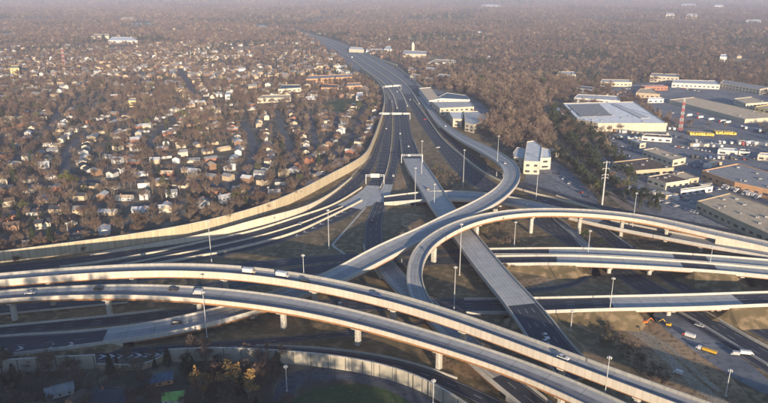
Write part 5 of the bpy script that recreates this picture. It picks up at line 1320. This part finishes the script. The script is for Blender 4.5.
# houses too far and small to stand alone
if True:
    hp = []
    for k, (wl, rf) in enumerate([('white', 'grey'), ('tan', 'brown'), ('tan', 'grey'), ('brown', 'grey')]):
        wb, rb, cb, wn = house_mbs(13, 9, 5, 2.2, False); kk = len(wb.v)
        me = bpy.data.meshes.new('house_shape'); me.from_pydata(wb.v + rb.v, [], wb.f + [tuple(i + kk for i in q) for q in rb.f])
        me.materials.append(M['wall_' + wl]); me.materials.append(M['roof_' + rf]); me.polygons.foreach_set('material_index', [0] * len(wb.f) + [1] * len(rb.f)); me.update()
        hp.append(bpy.data.objects.new('house_shape', me))
    rows = []
    for yy in np.arange(930, 1900, 34):
        hw_ = (yy * ct + CAM_H * st) * 384 / FPX * 1.05; xs = np.arange(-hw_, 0, 19.)
        rows.append(np.stack([xs + rng.uniform(-3, 3, len(xs)), yy + 14 * np.sin(xs / 120. + yy * .01) + rng.uniform(-2.5, 2.5, len(xs))], 1))
    rows = np.concatenate(rows); X_, Y_ = pxy(rows); rows = rows[(lowfreq(rows, 110, 31) > -.35) & (rng.random(len(rows)) < .8) & (Y_ > 52) & ~inpoly(rows, INTER)]
    rows = free(rows, 7)
    ex = scatter(1150, 2600, 36); X_, Y_ = pxy(ex); ex = ex[(lowfreq(ex, 120, 5) > .2) & (rng.random(len(ex)) < .7) & ((X_ < 340) | (Y_ < 60) & (rng.random(len(ex)) < .25))]; ex = ex[~inpoly(ex, INTER)]; ex = free(ex, 8)
    hpnts = np.concatenate([np.array([h_[1] for h_ in rest]).reshape(-1, 2), ex, rows])
    stuff('distant_houses', hpnts, rng.uniform(.75, 1.05, len(hpnts)), rng.integers(0, 4, len(hpnts)), hp, 'small far houses scattered in the trees of the upper left')
# wooded hill behind and left of the camera: it keeps the low sun off the near ground
def hill():
    def z(x, y):
        a = 1.55 * np.interp(x, [-900, -500, -250, -80, -10, 45, 110, 190, 300, 500], [6, 30, 38, 36, 29, 21, 15, 9, 6, 2])
        return a * np.exp(-((y - 40) / 42.) ** 2)
    xs = np.arange(-900, 501, 20.); ys = np.arange(-90, 171, 10.)
    v = [(x, y, z(x, y) - .3 + 1.2 * math.sin(x * .05) * math.exp(-((y - 40) / 42.) ** 2)) for y in ys for x in xs]; n = len(xs)
    o = addmesh('hill', v, [(j * n + i, j * n + i + 1, (j + 1) * n + i + 1, (j + 1) * n + i) for j in range(len(ys) - 1) for i in range(n - 1)], M['ground'], smooth=True); o['kind'] = 'structure'
    p = np.stack([rng.uniform(-880, 300, 2600), rng.uniform(-60, 135, 2600)], 1); zz = z(p[:, 0], p[:, 1]); ok = (p[:, 1] < 150) & (zz > 2); p = p[ok]; zz = zz[ok]
    stuff('hill_wood', np.concatenate([p, zz[:, None] - .4], 1), rng.uniform(.7, 1.25, len(p)), rng.choice([0, 1, 2, 3, 4], len(p)), mid, 'bare wood on the hill')
hill()
# scrub in the infields
def scrub():
    pr = [proto('leafy', 301, 160, 'twig'), proto('leafy', 302, 160, 'oldgreen'), proto('bare', 303, 200, 'twigred'), proto('leafy', 304, 160, 'needles')]
    out = []
    for (poly, n) in [([(436, 165), (452, 172), (470, 188), (450, 190), (430, 178)], 70), ([(606, 325), (640, 350), (680, 392), (650, 385), (600, 345)], 90), ([(476, 225), (505, 225), (520, 246), (500, 247), (482, 240)], 60), ([(540, 263), (560, 268), (500, 270), (495, 262)], 30), ([(434, 348), (470, 360), (480, 376), (440, 364)], 30), ([(170, 352), (255, 350), (250, 360), (180, 362)], 60), ([(0, 262), (90, 250), (92, 252), (0, 265)], 26), ([(620, 250), (640, 240), (660, 250)], 8)]:
        q = world_poly(poly); lo, hi = q.min(0), q.max(0); k = 0; tries = 0
        while k < n and tries < n * 30:
            tries += 1; p = rng.uniform(lo, hi)
            if not inpoly(p[None], q)[0]: continue
            g = GRID.get((int(p[0] // GS), int(p[1] // GS)))
            if g is not None and np.any((kp[g, 0] - p[0]) ** 2 + (kp[g, 1] - p[1]) ** 2 < (kr[g] + .3) ** 2): continue
            out.append(p); k += 1
    out = np.array(out)
    stuff('scrub', out, rng.uniform(.18, .45, len(out)), rng.choice([0, 1, 2, 2, 0, 3], len(out)), pr, 'low brown scrub on the slopes between the roads')
scrub()

# ------------------------------------------------------------------ haze
def haze():
    m = MB(); m.box(0, 11000, (152 - 1.5) / 2 - .0, 61000, 27000, 153.5)
    mat = bpy.data.materials.new('haze'); mat.use_nodes = True; t = mat.node_tree; t.nodes.clear()
    o_ = N(t, 'ShaderNodeOutputMaterial'); v = N(t, 'ShaderNodeVolumePrincipled')
    v.inputs['Color'].default_value = (.70, .74, .98, 1); v.inputs['Density'].default_value = 1.3e-4; v.inputs['Anisotropy'].default_value = 0
    t.links.new(v.outputs[0], o_.inputs['Volume'])
    o = m.build('haze', mat); o['kind'] = 'stuff'; o['label'] = 'thin winter haze over the whole valley'
haze()
